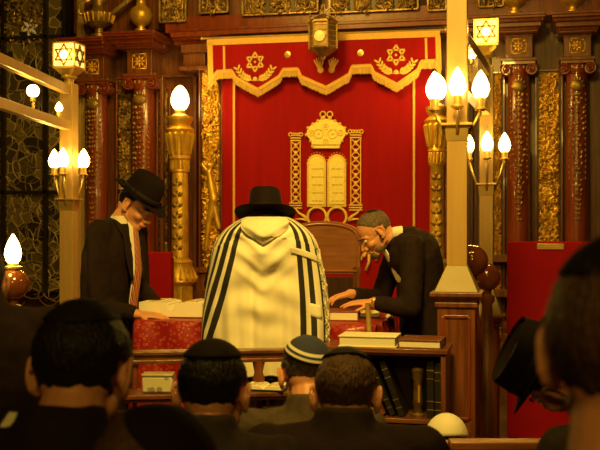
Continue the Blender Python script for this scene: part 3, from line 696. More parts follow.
# ================================================================== gold lamp columns before the ark
def bulb(m, c, r, h):
    m.lathe(c, [(r*.45, 0), (r*.8, h*.12), (r, h*.32), (r*.93, h*.5), (r*.66, h*.72), (r*.32, h*.9), (r*.08, h)], 16)
def plight(name, loc, e, rad=.04, col=WARM):
    l = bpy.data.lights.new(name, 'POINT'); l.energy = e; l.color = col; l.shadow_soft_size = rad
    o = bpy.data.objects.new(name, l); COL.objects.link(o); o.location = loc; return o
def lampcol(px, Y, hw, pb, ptop, pbot, label):
    c = onY(px, ptop, Y); k_ = abs(onY(px+hw, 100, Y).x-c.x); z = lambda py: onY(px, py, Y).z
    t = thing('lamp_column', label, 'lamp', (c.x, Y, 0), 0, 'gold lamp columns before the ark'); zt = z(ptop)
    m = M(); m.lathe((c.x, Y, 0), [(k_*1.03, z(pbot)), (k_*.98, (z(pbot)+zt-.5)/2), (k_*.93, zt-.52), (k_*1.1, zt-.51), (k_*1.1, zt-.49)], 28); build(m, 'shaft', 'gold', t, smooth=50)
    m = M(); m.lathe((c.x, Y, 0), [(k_*1.0, zt-.49), (k_*1.0, zt-.40), (k_*1.25, zt-.39), (k_*1.25, zt-.37), (k_*1.1, zt-.36), (k_*1.2, zt-.25), (k_*1.6, zt-.14), (k_*1.7, zt-.12), (k_*1.5, zt-.11), (k_*1.1, zt-.08), (k_*1.5, zt-.03), (k_*1.5, zt)], 28)
    for q in range(12): a = 2*PI*q/12; m.cone((c.x+k_*1.15*math.cos(a), Y+k_*1.15*math.sin(a), zt-.34), .018, (c.x+k_*1.5*math.cos(a), Y+k_*1.5*math.sin(a), zt-.17), .024, 6)
    for q in range(14): a = 2*PI*q/14; m.cone((c.x+k_*1.0*math.cos(a), Y+k_*1.0*math.sin(a), zt-.48), .014, (c.x+k_*1.0*math.cos(a), Y+k_*1.0*math.sin(a), zt-.41), .014, 6)
    build(m, 'capital', 'gold', t, smooth=50)
    zb = z(pbot); m = M(); m.lathe((c.x, Y, 0), [(k_*1.9, 0), (k_*1.9, .5), (k_*1.6, .55), (k_*1.3, zb-.42), (k_*1.3, zb-.22), (k_*2.0, zb-.18), (k_*1.95, zb-.14), (k_*1.4, zb-.02), (k_*1.5, zb), (k_*1.1, zb+.03)], 28)
    for q in range(16): a = 2*PI*q/16; m.cone((c.x+k_*1.35*math.cos(a), Y+k_*1.35*math.sin(a), zb-.05), .014, (c.x+k_*1.85*math.cos(a), Y+k_*1.85*math.sin(a), zb-.15), .022, 6)
    for q in range(14): a = 2*PI*q/14; m.cone((c.x+k_*1.3*math.cos(a), Y+k_*1.3*math.sin(a), zb-.40), .016, (c.x+k_*1.3*math.cos(a), Y+k_*1.3*math.sin(a), zb-.24), .016, 6)
    build(m, 'column_base', 'gold', t, smooth=50)
    m = M(); r = random.Random(px)
    zz = zt-.62
    while zz > zt-1.55:
        for sd in (-1, 1): m.ell((c.x+sd*k_*.35, Y-k_*.93, zz), (.02, .01, .03), R=Matrix.Rotation(sd*.7, 3, 'Y'), n=6, m=5)
        m.ell((c.x, Y-k_*1.0, zz+.03), (.012, .01, .02), n=6, m=5); zz -= .1
    build(m, 'relief_leaf', 'gold_dull', t, smooth=True)
    zl = z(pb); h = .25; m = M(); m.lathe((c.x, Y, zt), [(k_*1.1, 0), (k_*.9, .02), (k_*.6, .03), (k_*.7, zl-zt)], 20); build(m, 'socket', 'brass', t, smooth=50)
    m = M(); m.lathe((c.x, Y, zl), [(.03, 0), (.06, .02), (.082, .065), (.086, .10), (.076, .15), (.055, .19), (.03, .22), (.008, .235)], 18); build(m, 'bulb', 'bulb_glass', t, smooth=True)
    plight('lamp_column_light', (c.x, Y-.16, zl+.12), 9, .05)
lampcol(180, AY-.28, 8.2, 110.5, 117, 262, 'gold column with one flame bulb, left of the red curtain')
lampcol(437, AY-.28, 7.5, 100, 107, 262, 'gold column with one flame bulb, right of the red curtain')

# ================================================================== red boards
def red_board(px0, px1, pyt, Z, label, plaque=False, tilt=0):
    a = at(px0, pyt, Z); b = at(px1, pyt, Z); Y = (a.y+b.y)/2; xa, zt = PX(px0, pyt, Y); xb, _ = PX(px1, pyt, Y); cx = (xa+xb)/2
    t = thing('upholstered_screen', label, 'screen', (cx, Y, 0))
    m = M(); m.box2((xa, Y, .25), (xb, Y+.05, zt)); build(m, 'red_panel', 'red_board', t, smooth=False, bevel=.006)
    for x in (xa+.04, xb-.04):
        m = M(); m.box2((x-.03, Y+.05, 0), (x+.03, Y+.10, zt-.05)); m.box2((x-.03, Y-.12, 0), (x+.03, Y+.24, .05)); build(m, 'leg', 'wood', t, bevel=.004)
    if plaque:
        p0 = onY(537, 243.5, Y-.006); p1 = onY(564, 249.5, Y-.006)
        m = M(); m.box2((p0.x, Y-.010, p1.z), (p1.x, Y, p0.z)); pl = build(m, 'brass_plaque', 'brass', t, bevel=.002)
        m = M(); 
        for q in range(2):
            x = p0.x+.015; r = random.Random(q)
            while x < p1.x-.02: ww = r.uniform(.004, .012); zz = p0.z-.012-.013*q; m.box2((x, Y-.0115, zz-.003), (x+ww, Y-.009, zz+.003)); x += ww+.004
        build(m, 'engraving', 'gilt_text', pl, smooth=False)
        m = M()
        for x in (p0.x+.006, p1.x-.006): m.ell((x, Y-.011, (p0.z+p1.z)/2), .003, n=6, m=5)
        build(m, 'screw', 'bronze', pl)
    return t
red_board(507, 592, 241.5, 6.3, 'large plain red screen with a small brass plaque, at the right', True)
red_board(146, 171, 252, 8.0, 'small dark red screen behind the young man in the striped tie')

# ================================================================== bimah posts, beams, lanterns and bulb clusters
RZ = 0
def lantern_post(px, Z, wd, zbase, ztop, label, plinth=True, lantern=True, flare=.24, fh=.14, plw=.2, plh=None, front=False):
    b = at(px, 225, Z); t = thing('lamp_post', label, 'post', (b.x, b.y, 0), 0, 'square posts around the reading desk')
    m = M(); m.box2((b.x-wd/2, b.y-wd/2, zbase+fh), (b.x+wd/2, b.y+wd/2, ztop)); build(m, 'shaft', 'oak', t, smooth=False, bevel=.004)
    m = M(); m.frus((b.x, b.y, zbase), flare, flare, wd*1.02, wd*1.02, fh+.004); build(m, 'flared_foot', 'oak_dimmed', t, smooth=False, bevel=.003)
    m = M(); z = zbase; pw = plw
    m.box2((b.x-pw/2-.035, b.y-pw/2-.035, z-.022), (b.x+pw/2+.035, b.y+pw/2+.035, z)); m.frus((b.x, b.y, z-.05), pw+.01, pw+.01, pw+.06, pw+.06, .028)
    m.box2((b.x-pw/2-.012, b.y-pw/2-.012, z-.075), (b.x+pw/2+.012, b.y+pw/2+.012, z-.05)); m.box2((b.x-pw/2, b.y-pw/2, 0), (b.x+pw/2, b.y+pw/2, z-.075))
    m.box2((b.x-pw/2-.02, b.y-pw/2-.02, 0), (b.x+pw/2+.02, b.y+pw/2+.02, .15)); build(m, 'pedestal', 'wood', t, smooth=False, bevel=.004)
    m = M()
    for zz0, zz1 in ((z-.62, z-.12), (.2, z-.68)):
        if zz1-zz0 < .1: continue
        x0, x1 = b.x-pw/2+.03, b.x+pw/2-.03; y = b.y-pw/2
        for x in (x0, x1): m.box2((x-.008, y-.008, zz0), (x+.008, y+.002, zz1))
        for q in (zz0, zz1): m.box2((x0, y-.008, q-.008), (x1, y+.002, q+.008))
    build(m, 'panel_moulding', 'wood_red', t, smooth=False, bevel=.003)
    return t, b
def cube_lantern(b, z, sz, label):
    t = thing('star_lantern', label, 'lantern', (b.x, b.y, z), 0, 'square glass lanterns on the posts')
    m = M(); m.lathe((b.x, b.y, z), [(.035, 0), (.035, .05), (.055, .06), (.055, .075)], 12); m.frus((b.x, b.y, z+.07), .06, .06, sz*.96, sz*.96, .05); m.box((b.x, b.y, z+.125), (sz*1.02, sz*1.02, .012)); build(m, 'lantern_base', 'brass', t, smooth=False, bevel=.002)
    z0 = z+.131; g = sz*.94; m = M()
    m.box((b.x, b.y, z0+sz/2), (g, g, sz*.98)); gl = build(m, 'glass_box', 'lantern_glass', t, smooth=False)
    m = M()
    for i in (-1, 1):
        for j in (-1, 1): m.box((b.x+i*sz/2*.96, b.y+j*sz/2*.96, z0+sz/2), (.010, .010, sz))
    for q in (0, 1):
        for i in (-1, 1): m.box((b.x+i*sz/2*.96, b.y, z0+sz*q), (.010, sz, .010)); m.box((b.x, b.y+i*sz/2*.96, z0+sz*q), (sz, .010, .010))
    m.box((b.x, b.y, z0+sz), (sz, sz, .006))
    build(m, 'lantern_frame', 'brass', t, smooth=False)
    m = M(); star(m, b.x, z0+sz/2, sz*.44, b.y-g/2-.004, .010, .008); build(m, 'star', 'bronze', t, smooth=False)
    for k in range(2): 
        m = M(); tmp = M(); star(tmp, 0, 0, sz*.44, 0, .010, .008); X = Matrix.Translation((b.x+(g/2+.004)*(1 if k == 0 else -1), b.y, z0+sz/2)) @ Matrix.Rotation(PI/2, 4, 'Z'); m.add([tuple(p) for p in tmp.v], tmp.f, X); build(m, 'star', 'bronze', t, smooth=False)
    m = M(); m.lathe((0, 0, 0), [(sz*.17, 0), (sz*.16, .005), (sz*.08, .008)], 14, X=Matrix.Translation((b.x, b.y-g/2, z0+sz/2)) @ Matrix.Rotation(PI/2, 4, 'X')); build(m, 'lit_roundel', 'lantern_core', t)
    plight('lantern_light', (b.x, b.y-.16, z0+sz/2), 2.0, .05)
def cluster(b, z, hw, sc, label, power=5, rise=.17):
    """bulb cluster around a post: arms rise in a V from a small bracket"""
    t = thing('bulb_cluster', label, 'lamp', (b.x, b.y, z), 0, 'four-bulb clusters on the posts')
    m = M(); m.box((b.x, b.y, z+.012*sc), (hw*2+.05*sc, hw*2+.05*sc, .012*sc)); m.frus((b.x, b.y, z-.065*sc), hw*2+.004, hw*2+.004, hw*2+.018*sc, hw*2+.018*sc, .075*sc); build(m, 'bracket', 'brass', t, smooth=False, bevel=.002)
    for k in range(4):
        a = -YAW*0 + PI/2*k + math.radians(4); d = V((math.cos(a), math.sin(a), 0)); s0 = V((b.x, b.y, z-.03*sc))+d*(hw+.005); e = V((b.x, b.y, z+rise*sc))+d*.122*sc
        if hw > .045: e = V((b.x, b.y, z+rise*sc))+d*(.108*sc)
        m = M(); m.tube([s0, s0*.5+e*.5, e], [.009*sc, .009*sc, .009*sc], 8); arm = build(m, 'arm', 'brass', t, smooth=True)
        m = M(); m.lathe(e, [(.012*sc, 0), (.03*sc, .012), (.03*sc, .02), (.02*sc, .022), (.022*sc, .065*sc)], 12); build(m, 'socket', 'brass', arm, smooth=50)
        m = M(); bulb(m, e+V((0, 0, .060*sc)), .041*sc, .135*sc); build(m, 'bulb', 'bulb_glass', arm, smooth=True)
        if k != 1: plight('cluster_light', e+V((0, 0, .12*sc))+d*.06, power/3.0, .03)
zTL = EYE+(225-84)/F*7.0; 
tA, bA = lantern_post(69, 7.0, .098, .86, zTL, 'oak post with glass star lantern on top, at the left', plw=.26)
cube_lantern(bA, zTL-.02, .165, 'square lit glass lantern with star, on the left oak post')
cluster(bA, EYE+(225-201)/F*7.0, .049, 1.0, 'cluster of lit flame bulbs on the left oak post', 13)
zTR = EYE+(225-66)/F*6.4
tB, bB = lantern_post(486.5, 6.4, .085, 1.03, zTR, 'oak post with glass star lantern on top, at the right behind the tall post', plw=.16, flare=.2, fh=.16)
cube_lantern(bB, zTR+.0, .152, 'square lit glass lantern with star, right of the tall front post')
cluster(bB, EYE+(225-186)/F*6.4, .0425, .93, 'cluster of lit flame bulbs on the rear right post, below the other cluster', 11)
tC, bC = lantern_post(457.5, 5.0, .100, EYE-(291-225)/F*5.0, 3.3, 'tall oak front post rising out of the picture on a wooden pedestal', plw=.185, flare=.215, fh=.125)
cluster(bC, EYE+(225-128)/F*5.0, .05, 1.06, 'cluster of large lit bulbs on the tall front post', 12, .075)
bD = at(-130, 225, 4.2)
# beams
def beams(P, Qq, za, zb, label):
    t = thing('beam_pair', label, 'beam', (P.x, P.y, za-.3), 0, 'double beams joining the posts')
    m = M(); m.bar((P.x, P.y, za), (Qq.x, Qq.y, zb), .055, .062); build(m, 'upper_beam', 'oak', t, smooth=False, bevel=.004)
    m = M(); m.bar((P.x, P.y, za-.25), (Qq.x, Qq.y, zb-.25), .055, .062); build(m, 'lower_beam', 'oak', t, smooth=False, bevel=.004)
    for k in (.5, .85):
        p = V((P.x, P.y, za)).lerp(V((Qq.x, Qq.y, zb)), k); m = M(); m.bar(p+V((0, 0, -.22)), p, .05, .05); build(m, 'strut', 'oak', t, smooth=False)
d = V((bD.x-bA.x, bD.y-bA.y, 0)).normalized()
beams(bA+d*.05, bD, EYE+.94, EYE+.94, 'double oak beam sloping from the top left edge to the left post')
d = V((bC.x-bB.x, bC.y-bB.y, 0)).normalized()
beams(bB+d*.045, bC-d*.052, EYE+.98, EYE+.98, 'double oak beam between the tall front post and the rear right post')
# small bulbs fixed between the beams
def beam_bulb(px, py, Z, r, label, rnd_=False):
    c = at(px, py, Z); t = thing('beam_lamp', label, 'lamp', c, 0, 'single bulbs between the beams')
    m = M(); 
    if rnd_: m.ell(c, r, n=18, m=12)
    else: bulb(m, c-V((0, 0, r)), r, r*2.6)
    build(m, 'bulb', 'bulb_glass', t, smooth=True)
    m = M(); m.tube([c-V((0, 0, r*.9)), c-V((0, 0, r*.9+.03))], .018, 10); m.tube([c-V((0, 0, r*.9+.03)), c-V((0, 0, r*.9+.08))], .008, 8); build(m, 'socket', 'brass', t)
    plight('beam_lamp_light', c-V((0, .1, 0)), 1.5, .03)
beam_bulb(33, 91, 6.2, .040, 'round white bulb between the two sloping beams at left', True)
beam_bulb(59, 108, 6.75, .026, 'small flame bulb between the beams next to the left post')
beam_bulb(471, 54, 5.6, .030, 'small bulb between the beams behind the tall front post')

# wooden newel balls
def newel(px, py, Z, r, label, lamp=False):
    c = at(px, py, Z); t = thing('newel_post', label, 'post', (c.x, c.y, 0), 0, 'newel posts with polished balls')
    m = M(); m.ell(c, r, n=28, m=18); build(m, 'ball', 'ball_wood', t, smooth=True)
    m = M(); z = c.z-r; m.lathe((c.x, c.y, 0), [(.06, 0), (.06, z-.25), (.04, z-.22), (.03, z-.08), (.045, z-.06), (.045, z-.03), (.025, z-.02), (.03, z+.02)], 18); build(m, 'turned_post', 'wood', t, smooth=45)
    if lamp:
        m = M(); m.lathe((c.x, c.y, c.z+r-.005), [(.045, 0), (.05, .012), (.03, .018), (.028, .03)], 14); build(m, 'socket', 'brass', t, smooth=45)
        m = M(); bulb(m, (c.x-.0, c.y, c.z+r+.02), .045, .16); build(m, 'bulb', 'bulb_glass', t, smooth=True); plight('newel_light', (c.x, c.y-.12, c.z+r+.1), 3.5, .04)
newel(13, 284, 5.3, .085, 'polished wooden ball with a lit bulb on top, at left edge', True)
newel(472, 261, 5.45, .088, 'polished wooden ball directly behind the tall front post')
newel(487, 277, 5.95, .082, 'lower polished wooden ball in front of the rear right post')

# left stair balustrade
a = at(-20, 318, 5.4); b = at(60, 330, 5.6)
t = thing('stair_balustrade', 'dark red wooden balustrade below the lit ball at left', 'balustrade', (a.x, a.y, 0))
m = M(); m.bar(a+V((0, 0, 0)), b, .10, .05); m.bar(a-V((0, 0, .06)), b-V((0, 0, .06)), .07, .03); build(m, 'handrail', 'wood_red', t, smooth=False, bevel=.006)
for k in range(6):
    p = a.lerp(b, (k+.5)/6); m = M(); h = p.z-.09; m.lathe((p.x, p.y, 0), [(.022, 0), (.022, .2), (.014, .25), (.03, h*.4), (.014, h*.55), (.028, h*.75), (.014, h-.15), (.022, h-.1), (.022, h)], 10); build(m, 'baluster', 'wood_red', t, smooth=45)
# panelling under the window
m = M(); m.box2((-4.6, AY+.38, 0), (onY(75, 0, AY+.38).x, AY+.5, onY(40, 322, AY+.38).z)); z = onY(40, 322, AY+.38).z; m.box2((-4.6, AY+.33, z-.05), (onY(75, 0, AY+.38).x, AY+.5, z)); struct(build(m, 'trim_7', 'wood', smooth=False, bevel=.006))

# ================================================================== reading desk (table) and cloth
TZ = 1.085
ta = at(129, 322, 5.30); tb = at(376, 322, 5.18)
tx0, tx1, ty0, ty1 = ta.x, tb.x, (ta.y+tb.y)/2, (ta.y+tb.y)/2+.80
t = thing('reading_table', 'reading table hidden under the red damask cloth', 'table', ((tx0+tx1)/2, (ty0+ty1)/2, 0))
m = M(); m.box2((tx0+.01, ty0+.01, TZ-.04), (tx1-.01, ty1-.01, TZ-.004)); build(m, 'tabletop', 'wood', t, bevel=.003)
for x in (tx0+.06, tx1-.06):
    for y in (ty0+.06, ty1-.06): m = M(); m.box((x, y, (TZ-.04)/2), (.07, .07, TZ-.04)); build(m, 'leg', 'wood', t, bevel=.004)
# draped cloth: top plus skirt with soft folds
m = M(); per = []
n = 40
for k in range(n): per.append((tx0+(tx1-tx0)*k/n, ty0, 0, -1))
for k in range(24): per.append((tx1, ty0+(ty1-ty0)*k/24, 1, 0))
for k in range(n): per.append((tx1-(tx1-tx0)*k/n, ty1, 0, 1))
for k in range(24): per.append((tx0, ty1-(ty1-ty0)*k/24, -1, 0))
N = len(per); vs = []; rows = [(0, TZ+.003), (.012, TZ-.001), (.018, TZ-.02), (.022, TZ-.12), (.03, TZ-.3), (.04, TZ-.5), (.05, TZ-.72)]
for q, (off, z) in enumerate(rows):
    for i, (x, y, nx, ny) in enumerate(per):
        wv = (.006+.018*q/6)*math.sin(i*.9+.5*math.sin(i*.23))*(q > 1); vs.append((x+nx*(off+wv), y+ny*(off+wv), z))
fs = [tuple(range(N))]
for q in range(len(rows)-1):
    for i in range(N): j = (i+1) % N; fs.append((q*N+i, (q+1)*N+i, (q+1)*N+j, q*N+j))
m.add(vs, fs); cl = build(m, 'tablecloth', 'damask', smooth=50, solid=.003); tag(cl, 'shiny red and gold damask cloth covering the reading table', 'tablecloth')
# ------------------------------------------------------------------ books
def closed_book(name, c, w_, d_, h, rz, cover, label, tilt=0, group=None):
    t = thing(name, label, 'book', c, rz, group)
    R = Matrix.Translation(V(c)) @ Matrix.Rotation(rz, 4, 'Z')
    m = M(); m.box((0, 0, .003), (w_, d_, .006), X=R); m.box((0, 0, h-.003), (w_, d_, .006), X=R); m.box((0, d_/2-.004, h/2), (w_, .008, h), X=R); build(m, 'cover', cover, t, smooth=False, bevel=.002)
    m = M(); m.box((0, -.002, h/2), (w_-.014, d_-.014, h-.012), X=R); build(m, 'page_block', 'paper', t, smooth=False)
    return t
def open_book(c, w_, d_, h, rz, label, cover='leather_brown', tilt=0.0, name='open_book', text=True):
    """pages arch up from the gutter; w_ is the full spread"""
    t = thing(name, label, 'book', c, rz)
    R = Matrix.Translation(V(c)) @ Matrix.Rotation(rz, 4, 'Z') @ Matrix.Rotation(tilt, 4, 'X')
    pr = []
    for k in range(13): u = -1+2*k/12; a = abs(u); zz = h*(.80+.20*math.sin(min(1, a*1.5)*PI*.62)); pr.append((u*w_/2, max(zz, h*.45)))
    pr[6] = (0, h*.35)
    m = M(); poly = [(-w_/2, .006), (w_/2, .006)] + pr[::-1]
    m.prism(poly, -d_/2, d_/2, X=R); build(m, 'page_block', 'page', t, smooth=60)
    m = M(); m.box((0, 0, .002), (w_+.02, d_+.014, .005), X=R); build(m, 'cover', cover, t, smooth=False)
    m = M(); rr = random.Random(int(w_*1000))
    for sd in (-1, 1) if text else ():
        for col_ in (0, 1):
            for row in range(11):
                x0 = sd*w_*.07+sd*(w_*.19)*col_ ; y = d_*.4-row*d_*.075
                for q in range(3):
                    xx = x0+sd*q*w_*.055; u = abs(xx)/(w_/2); k = min(11, int((xx/(w_/2)+1)*6)); f = (xx/(w_/2)+1)*6-k; zz = pr[k][1]*(1-f)+pr[k+1][1]*f
                    m.box((xx, y, zz+.0005), (w_*.045*rr.uniform(.7, 1), d_*.014, .0012), X=R)
    if text: build(m, 'printed_text', 'gilt_text', t, smooth=False)
    return t

p = at(172, 316, 5.62); open_book((p.x+.03, p.y+.02, TZ+.006), .36, .30, .085, .06, 'big open prayer book under the hands of the young man in the hat')
p = at(352, 306, 5.60); open_book((p.x, p.y, TZ+.006), .30, .22, .025, .1, 'open book under the hands of the bearded man')
p = at(341.5, 321, 5.32); closed_book('closed_book', (p.x, p.y+.08, TZ+.006), .165, .20, .052, .12, 'leather_red', 'thick dark red book lying on the damask cloth beside the tallit')

# ------------------------------------------------------------------ rail in front
ra = L(98, 0, 4.50); rb = L(288, 0, 4.62); z0 = EYE-.578
A = W(V((ra.x, ra.y, z0))); B = W(V((rb.x, rb.y, z0)))
t = thing('front_railing', 'dark moulded wooden railing with book ledge in front of the table', 'railing', (A.x, A.y, 0))
m = M(); m.bar(A, B, .075, .018); m.bar(A-V((0, 0, .02)), B-V((0, 0, .02)), .05, .022); m.bar(A-V((0, 0, .04)), B-V((0, 0, .04)), .06, .02); build(m, 'top_rail', 'wood_h', t, smooth=False, bevel=.005)
dz = .175; fw = FWD*-.07
m = M(); m.bar(A-V((0, 0, dz))+fw, B-V((0, 0, dz))+fw, .20, .02); m.bar(A-V((0, 0, dz+.018))+fw*2.0, B-V((0, 0, dz+.018))+fw*2.0, .03, .016); build(m, 'ledge', 'wood_h', t, smooth=False, bevel=.004)
m = M(); m.bar(A-V((0, 0, dz+.10)), B-V((0, 0, dz+.10)), .05, .03); build(m, 'middle_rail', 'wood_h', t, smooth=False, bevel=.004)
m = M(); m.bar(A-V((0, 0, z0-.08)), B-V((0, 0, z0-.08)), .06, .06); build(m, 'bottom_rail', 'wood_h', t, smooth=False, bevel=.004)
for px in (104, 134, 195, 258, 286):
    f = (px-98)/190; p = A.lerp(B, f); m = M(); wd = .055 if px in (104, 258, 195) else .035
    m.lathe((p.x, p.y, 0), [(wd*.6, 0), (wd*.6, z0-.45), (wd*.35, z0-.42), (wd*.6, z0-.36), (wd*.3, z0-.28), (wd*.3, z0-.17), (wd*.55, z0-.13), (wd*.35, z0-.10), (wd*.55, z0-.05), (wd*.55, z0-.045)], 14); build(m, 'baluster', 'wood', t, smooth=45)

ez = z0-dz+.012
p = A.lerp(B, (160-98)/190)+FWD*-.09
t = thing('flowered_tin', 'pale tin with painted purple flowers on the railing ledge', 'tin', (p.x, p.y, ez), YAW)
m = M(); R = Matrix.Translation((p.x, p.y, ez)) @ Matrix.Rotation(YAW, 4, 'Z'); m.box((0, 0, .036), (.135, .08, .072), X=R); build(m, 'tin_body', 'flower_print', t, bevel=.008)
m = M(); m.box((0, 0, .077), (.140, .085, .012), X=R); build(m, 'lid', 'tin', t, bevel=.004)
p = A.lerp(B, (267-98)/190)+FWD*-.08; open_book((p.x, p.y, ez), .17, .13, .022, YAW-.25, 'small open white book lying on the railing ledge', 'leather_black', .0, 'small_book')

# ------------------------------------------------------------------ bookcase in front right
ca_ = at(296, 348, 4.72); cb_ = at(446, 348, 4.60); cy0 = (ca_.y+cb_.y)/2; cx0, cx1 = ca_.x, cb_.x; ctz = z0+.006; cdp = .29
# the front edge runs along world x
t = thing('bookcase', 'low dark bookcase with open shelf in front of the bearded man', 'bookcase', ((cx0+cx1)/2, cy0, 0))
m = M(); m.box2((cx0, cy0-.01, ctz-.022), (cx1+.01, cy0+cdp, ctz)); m.box2((cx0, cy0, ctz-.034), (cx1, cy0+.02, ctz-.022)); build(m, 'top_board', 'wood_h', t, bevel=.003)
m = M(); m.box2((cx1-.022, cy0, 0), (cx1, cy0+cdp, ctz-.022)); build(m, 'side_board', 'wood', t, bevel=.002)
m = M(); m.box2((cx0, cy0, 0), (cx0+.022, cy0+cdp, ctz-.022)); build(m, 'side_board', 'wood', t, bevel=.002)
sz_ = ctz-.325; m = M(); m.box2((cx0+.02, cy0, sz_-.02), (cx1-.02, cy0+cdp-.02, sz_)); build(m, 'shelf', 'wood_h', t, bevel=.002)
m = M(); m.box2((cx0, cy0+cdp-.015, .05), (cx1, cy0+cdp, ctz-.022)); build(m, 'back_board', 'wood_dark', t)
m = M(); m.box2((cx0, cy0, .03), (cx1, cy0+cdp, .06)); m.box2((cx0+.02, cy0+.02, .06), (cx1-.02, cy0+.03, sz_-.03)); build(m, 'lower_panel', 'wood_dark', t)
def shelfx(px): return onY(px, 380, cy0+.08).x
def upright_book(px, lean, h, th, cover, label):
    x = shelfx(px); zc = sz_+.0; dpt = .16; t = thing('shelf_book', label, 'book', (x, cy0+.12, zc), 0, 'dark books in the bookcase')
    R = Matrix.Translation((x, cy0+.12, zc+abs(math.sin(lean))*th*.5+.001)) @ Matrix.Rotation(lean, 4, 'Y')
    m = M()
    for sx in (-1, 1): m.box((sx*(th/2-.002), 0, h/2), (.004, dpt, h), X=R)
    m.box((0, -dpt/2+.002, h/2), (th, .004, h), X=R); build(m, 'cover', cover, t, smooth=False, bevel=.002)
    m = M(); m.box((0, .002, h/2), (th-.009, dpt-.012, h-.012), X=R); build(m, 'page_block', 'paper', t, smooth=False)
    m = M()
    for q in (.15, .3, .7, .85): m.box((0, -dpt/2-.0005, h*q), (th*.96, .003, .004), X=R)
    build(m, 'spine_band', 'gold_dull', t, smooth=False)
upright_book(441-2, .0, .25, .035, 'leather_black', 'black book standing upright at the right end of the shelf')
upright_book(431, .0, .26, .034, 'leather_black', 'black book standing second from the right end of the shelf')
upright_book(403, -.36, .27, .03, 'leather_black', 'black book leaning left on the shelf, nearest the small figurine')
upright_book(394, -.42, .27, .026, 'leather_black', 'black book leaning left on the shelf, middle of the leaning three')
upright_book(384, -.46, .26, .026, 'leather_brown', 'dark book leaning furthest left on the shelf')
x = shelfx(418); t = thing('spice_tower', 'small dark metal tower with a gold stripe standing on the shelf', 'ornament', (x, cy0+.07, sz_))
m = M(); m.lathe((x, cy0+.07, sz_), [(.032, 0), (.034, .012), (.022, .02), (.020, .05), (.026, .06), (.022, .08), (.022, .17), (.028, .18), (.026, .2), (.032, .21), (.032, .225), (.02, .232)], 16); build(m, 'tower', 'bronze', t, smooth=45)
m = M(); m.box((x+.008, cy0+.047, sz_+.11), (.010, .004, .08)); build(m, 'gold_stripe', 'gold', t)
p = at(367.5, 337, 4.68); closed_book('prayer_book', (p.x-.002, cy0+.105, ctz), .275, .19, .052, .0, 'linen', 'long cream-edged book lying flat on the bookcase top, the wider one')
p = at(424, 337, 4.66); closed_book('prayer_book', (onY(422, 340, cy0+.1).x, cy0+.12, ctz), .20, .21, .040, -.03, 'leather_brown', 'brown leather book lying flat on the bookcase top beside the post')
p = onY(370, 334, cy0+.235)
t = thing('brass_stick', 'short golden candle stick standing behind the long flat book', 'candlestick', (p.x, p.y, ctz)); m = M(); m.tube([(p.x, p.y, ctz), (p.x-.002, p.y, ctz+.04), (p.x-.012, p.y, ctz+.19)], [.016, .014, .012], 12); build(m, 'stem', 'brass', t, smooth=50)
m = M(); m.lathe((p.x, p.y, ctz), [(.03, 0), (.03, .006), (.016, .012)], 16); build(m, 'foot', 'brass', t)

# ------------------------------------------------------------------ arched wooden chair behind the table
a = at(288, 222, 6.5); b = at(362, 222, 6.5); Y = (a.y+b.y)/2; xa, xb = PX(287, 240, Y)[0], PX(360, 240, Y)[0]; zt = onY(325, 221, Y).z; zl = onY(325, 274, Y).z; cx = (xa+xb)/2; hw = (xb-xa)/2
t = thing('high_back_chair', 'high wooden chair with gently arched back behind the table', 'chair', (cx, Y, 0))
poly = [(xa, zl), (xb, zl)] + [(cx+hw*math.cos(PI*k/14), zt-.10+.10*math.sin(PI*k/14)**.8) for k in range(15)]
m = M(); m.prism(poly, Y, Y+.035); bk = build(m, 'backrest', 'wood_mid', t, smooth=False, bevel=.004)
m = M(); pts = [(xa+.02, Y-.004, zl+.02), (xb-.02, Y-.004, zl+.02)]+[(cx+(hw-.02)*math.cos(PI*k/14), Y-.004, zt-.11+.09*math.sin(PI*k/14)**.8) for k in range(15)]; m.tube(pts, .008, 6, closed=True); build(m, 'backrest_moulding', 'wood_mid', bk)
m = M(); m.box2((xa, Y-.42, .44), (xb, Y+.03, .49)); build(m, 'seat', 'wood_mid', t, bevel=.006)
for x in (xa+.025, xb-.025):
    for y in (Y-.39, Y+.015): m = M(); top_ = .44 if y < Y-.1 else zl+.05; m.box2((x-.022, y-.018, 0), (x+.022, y+.018, top_)); build(m, 'leg', 'wood', t, bevel=.003)
m = M(); m.box2((xa+.04, Y+.003, .60), (xb-.04, Y+.025, zl-.02)); build(m, 'splat', 'wood_dark', t)

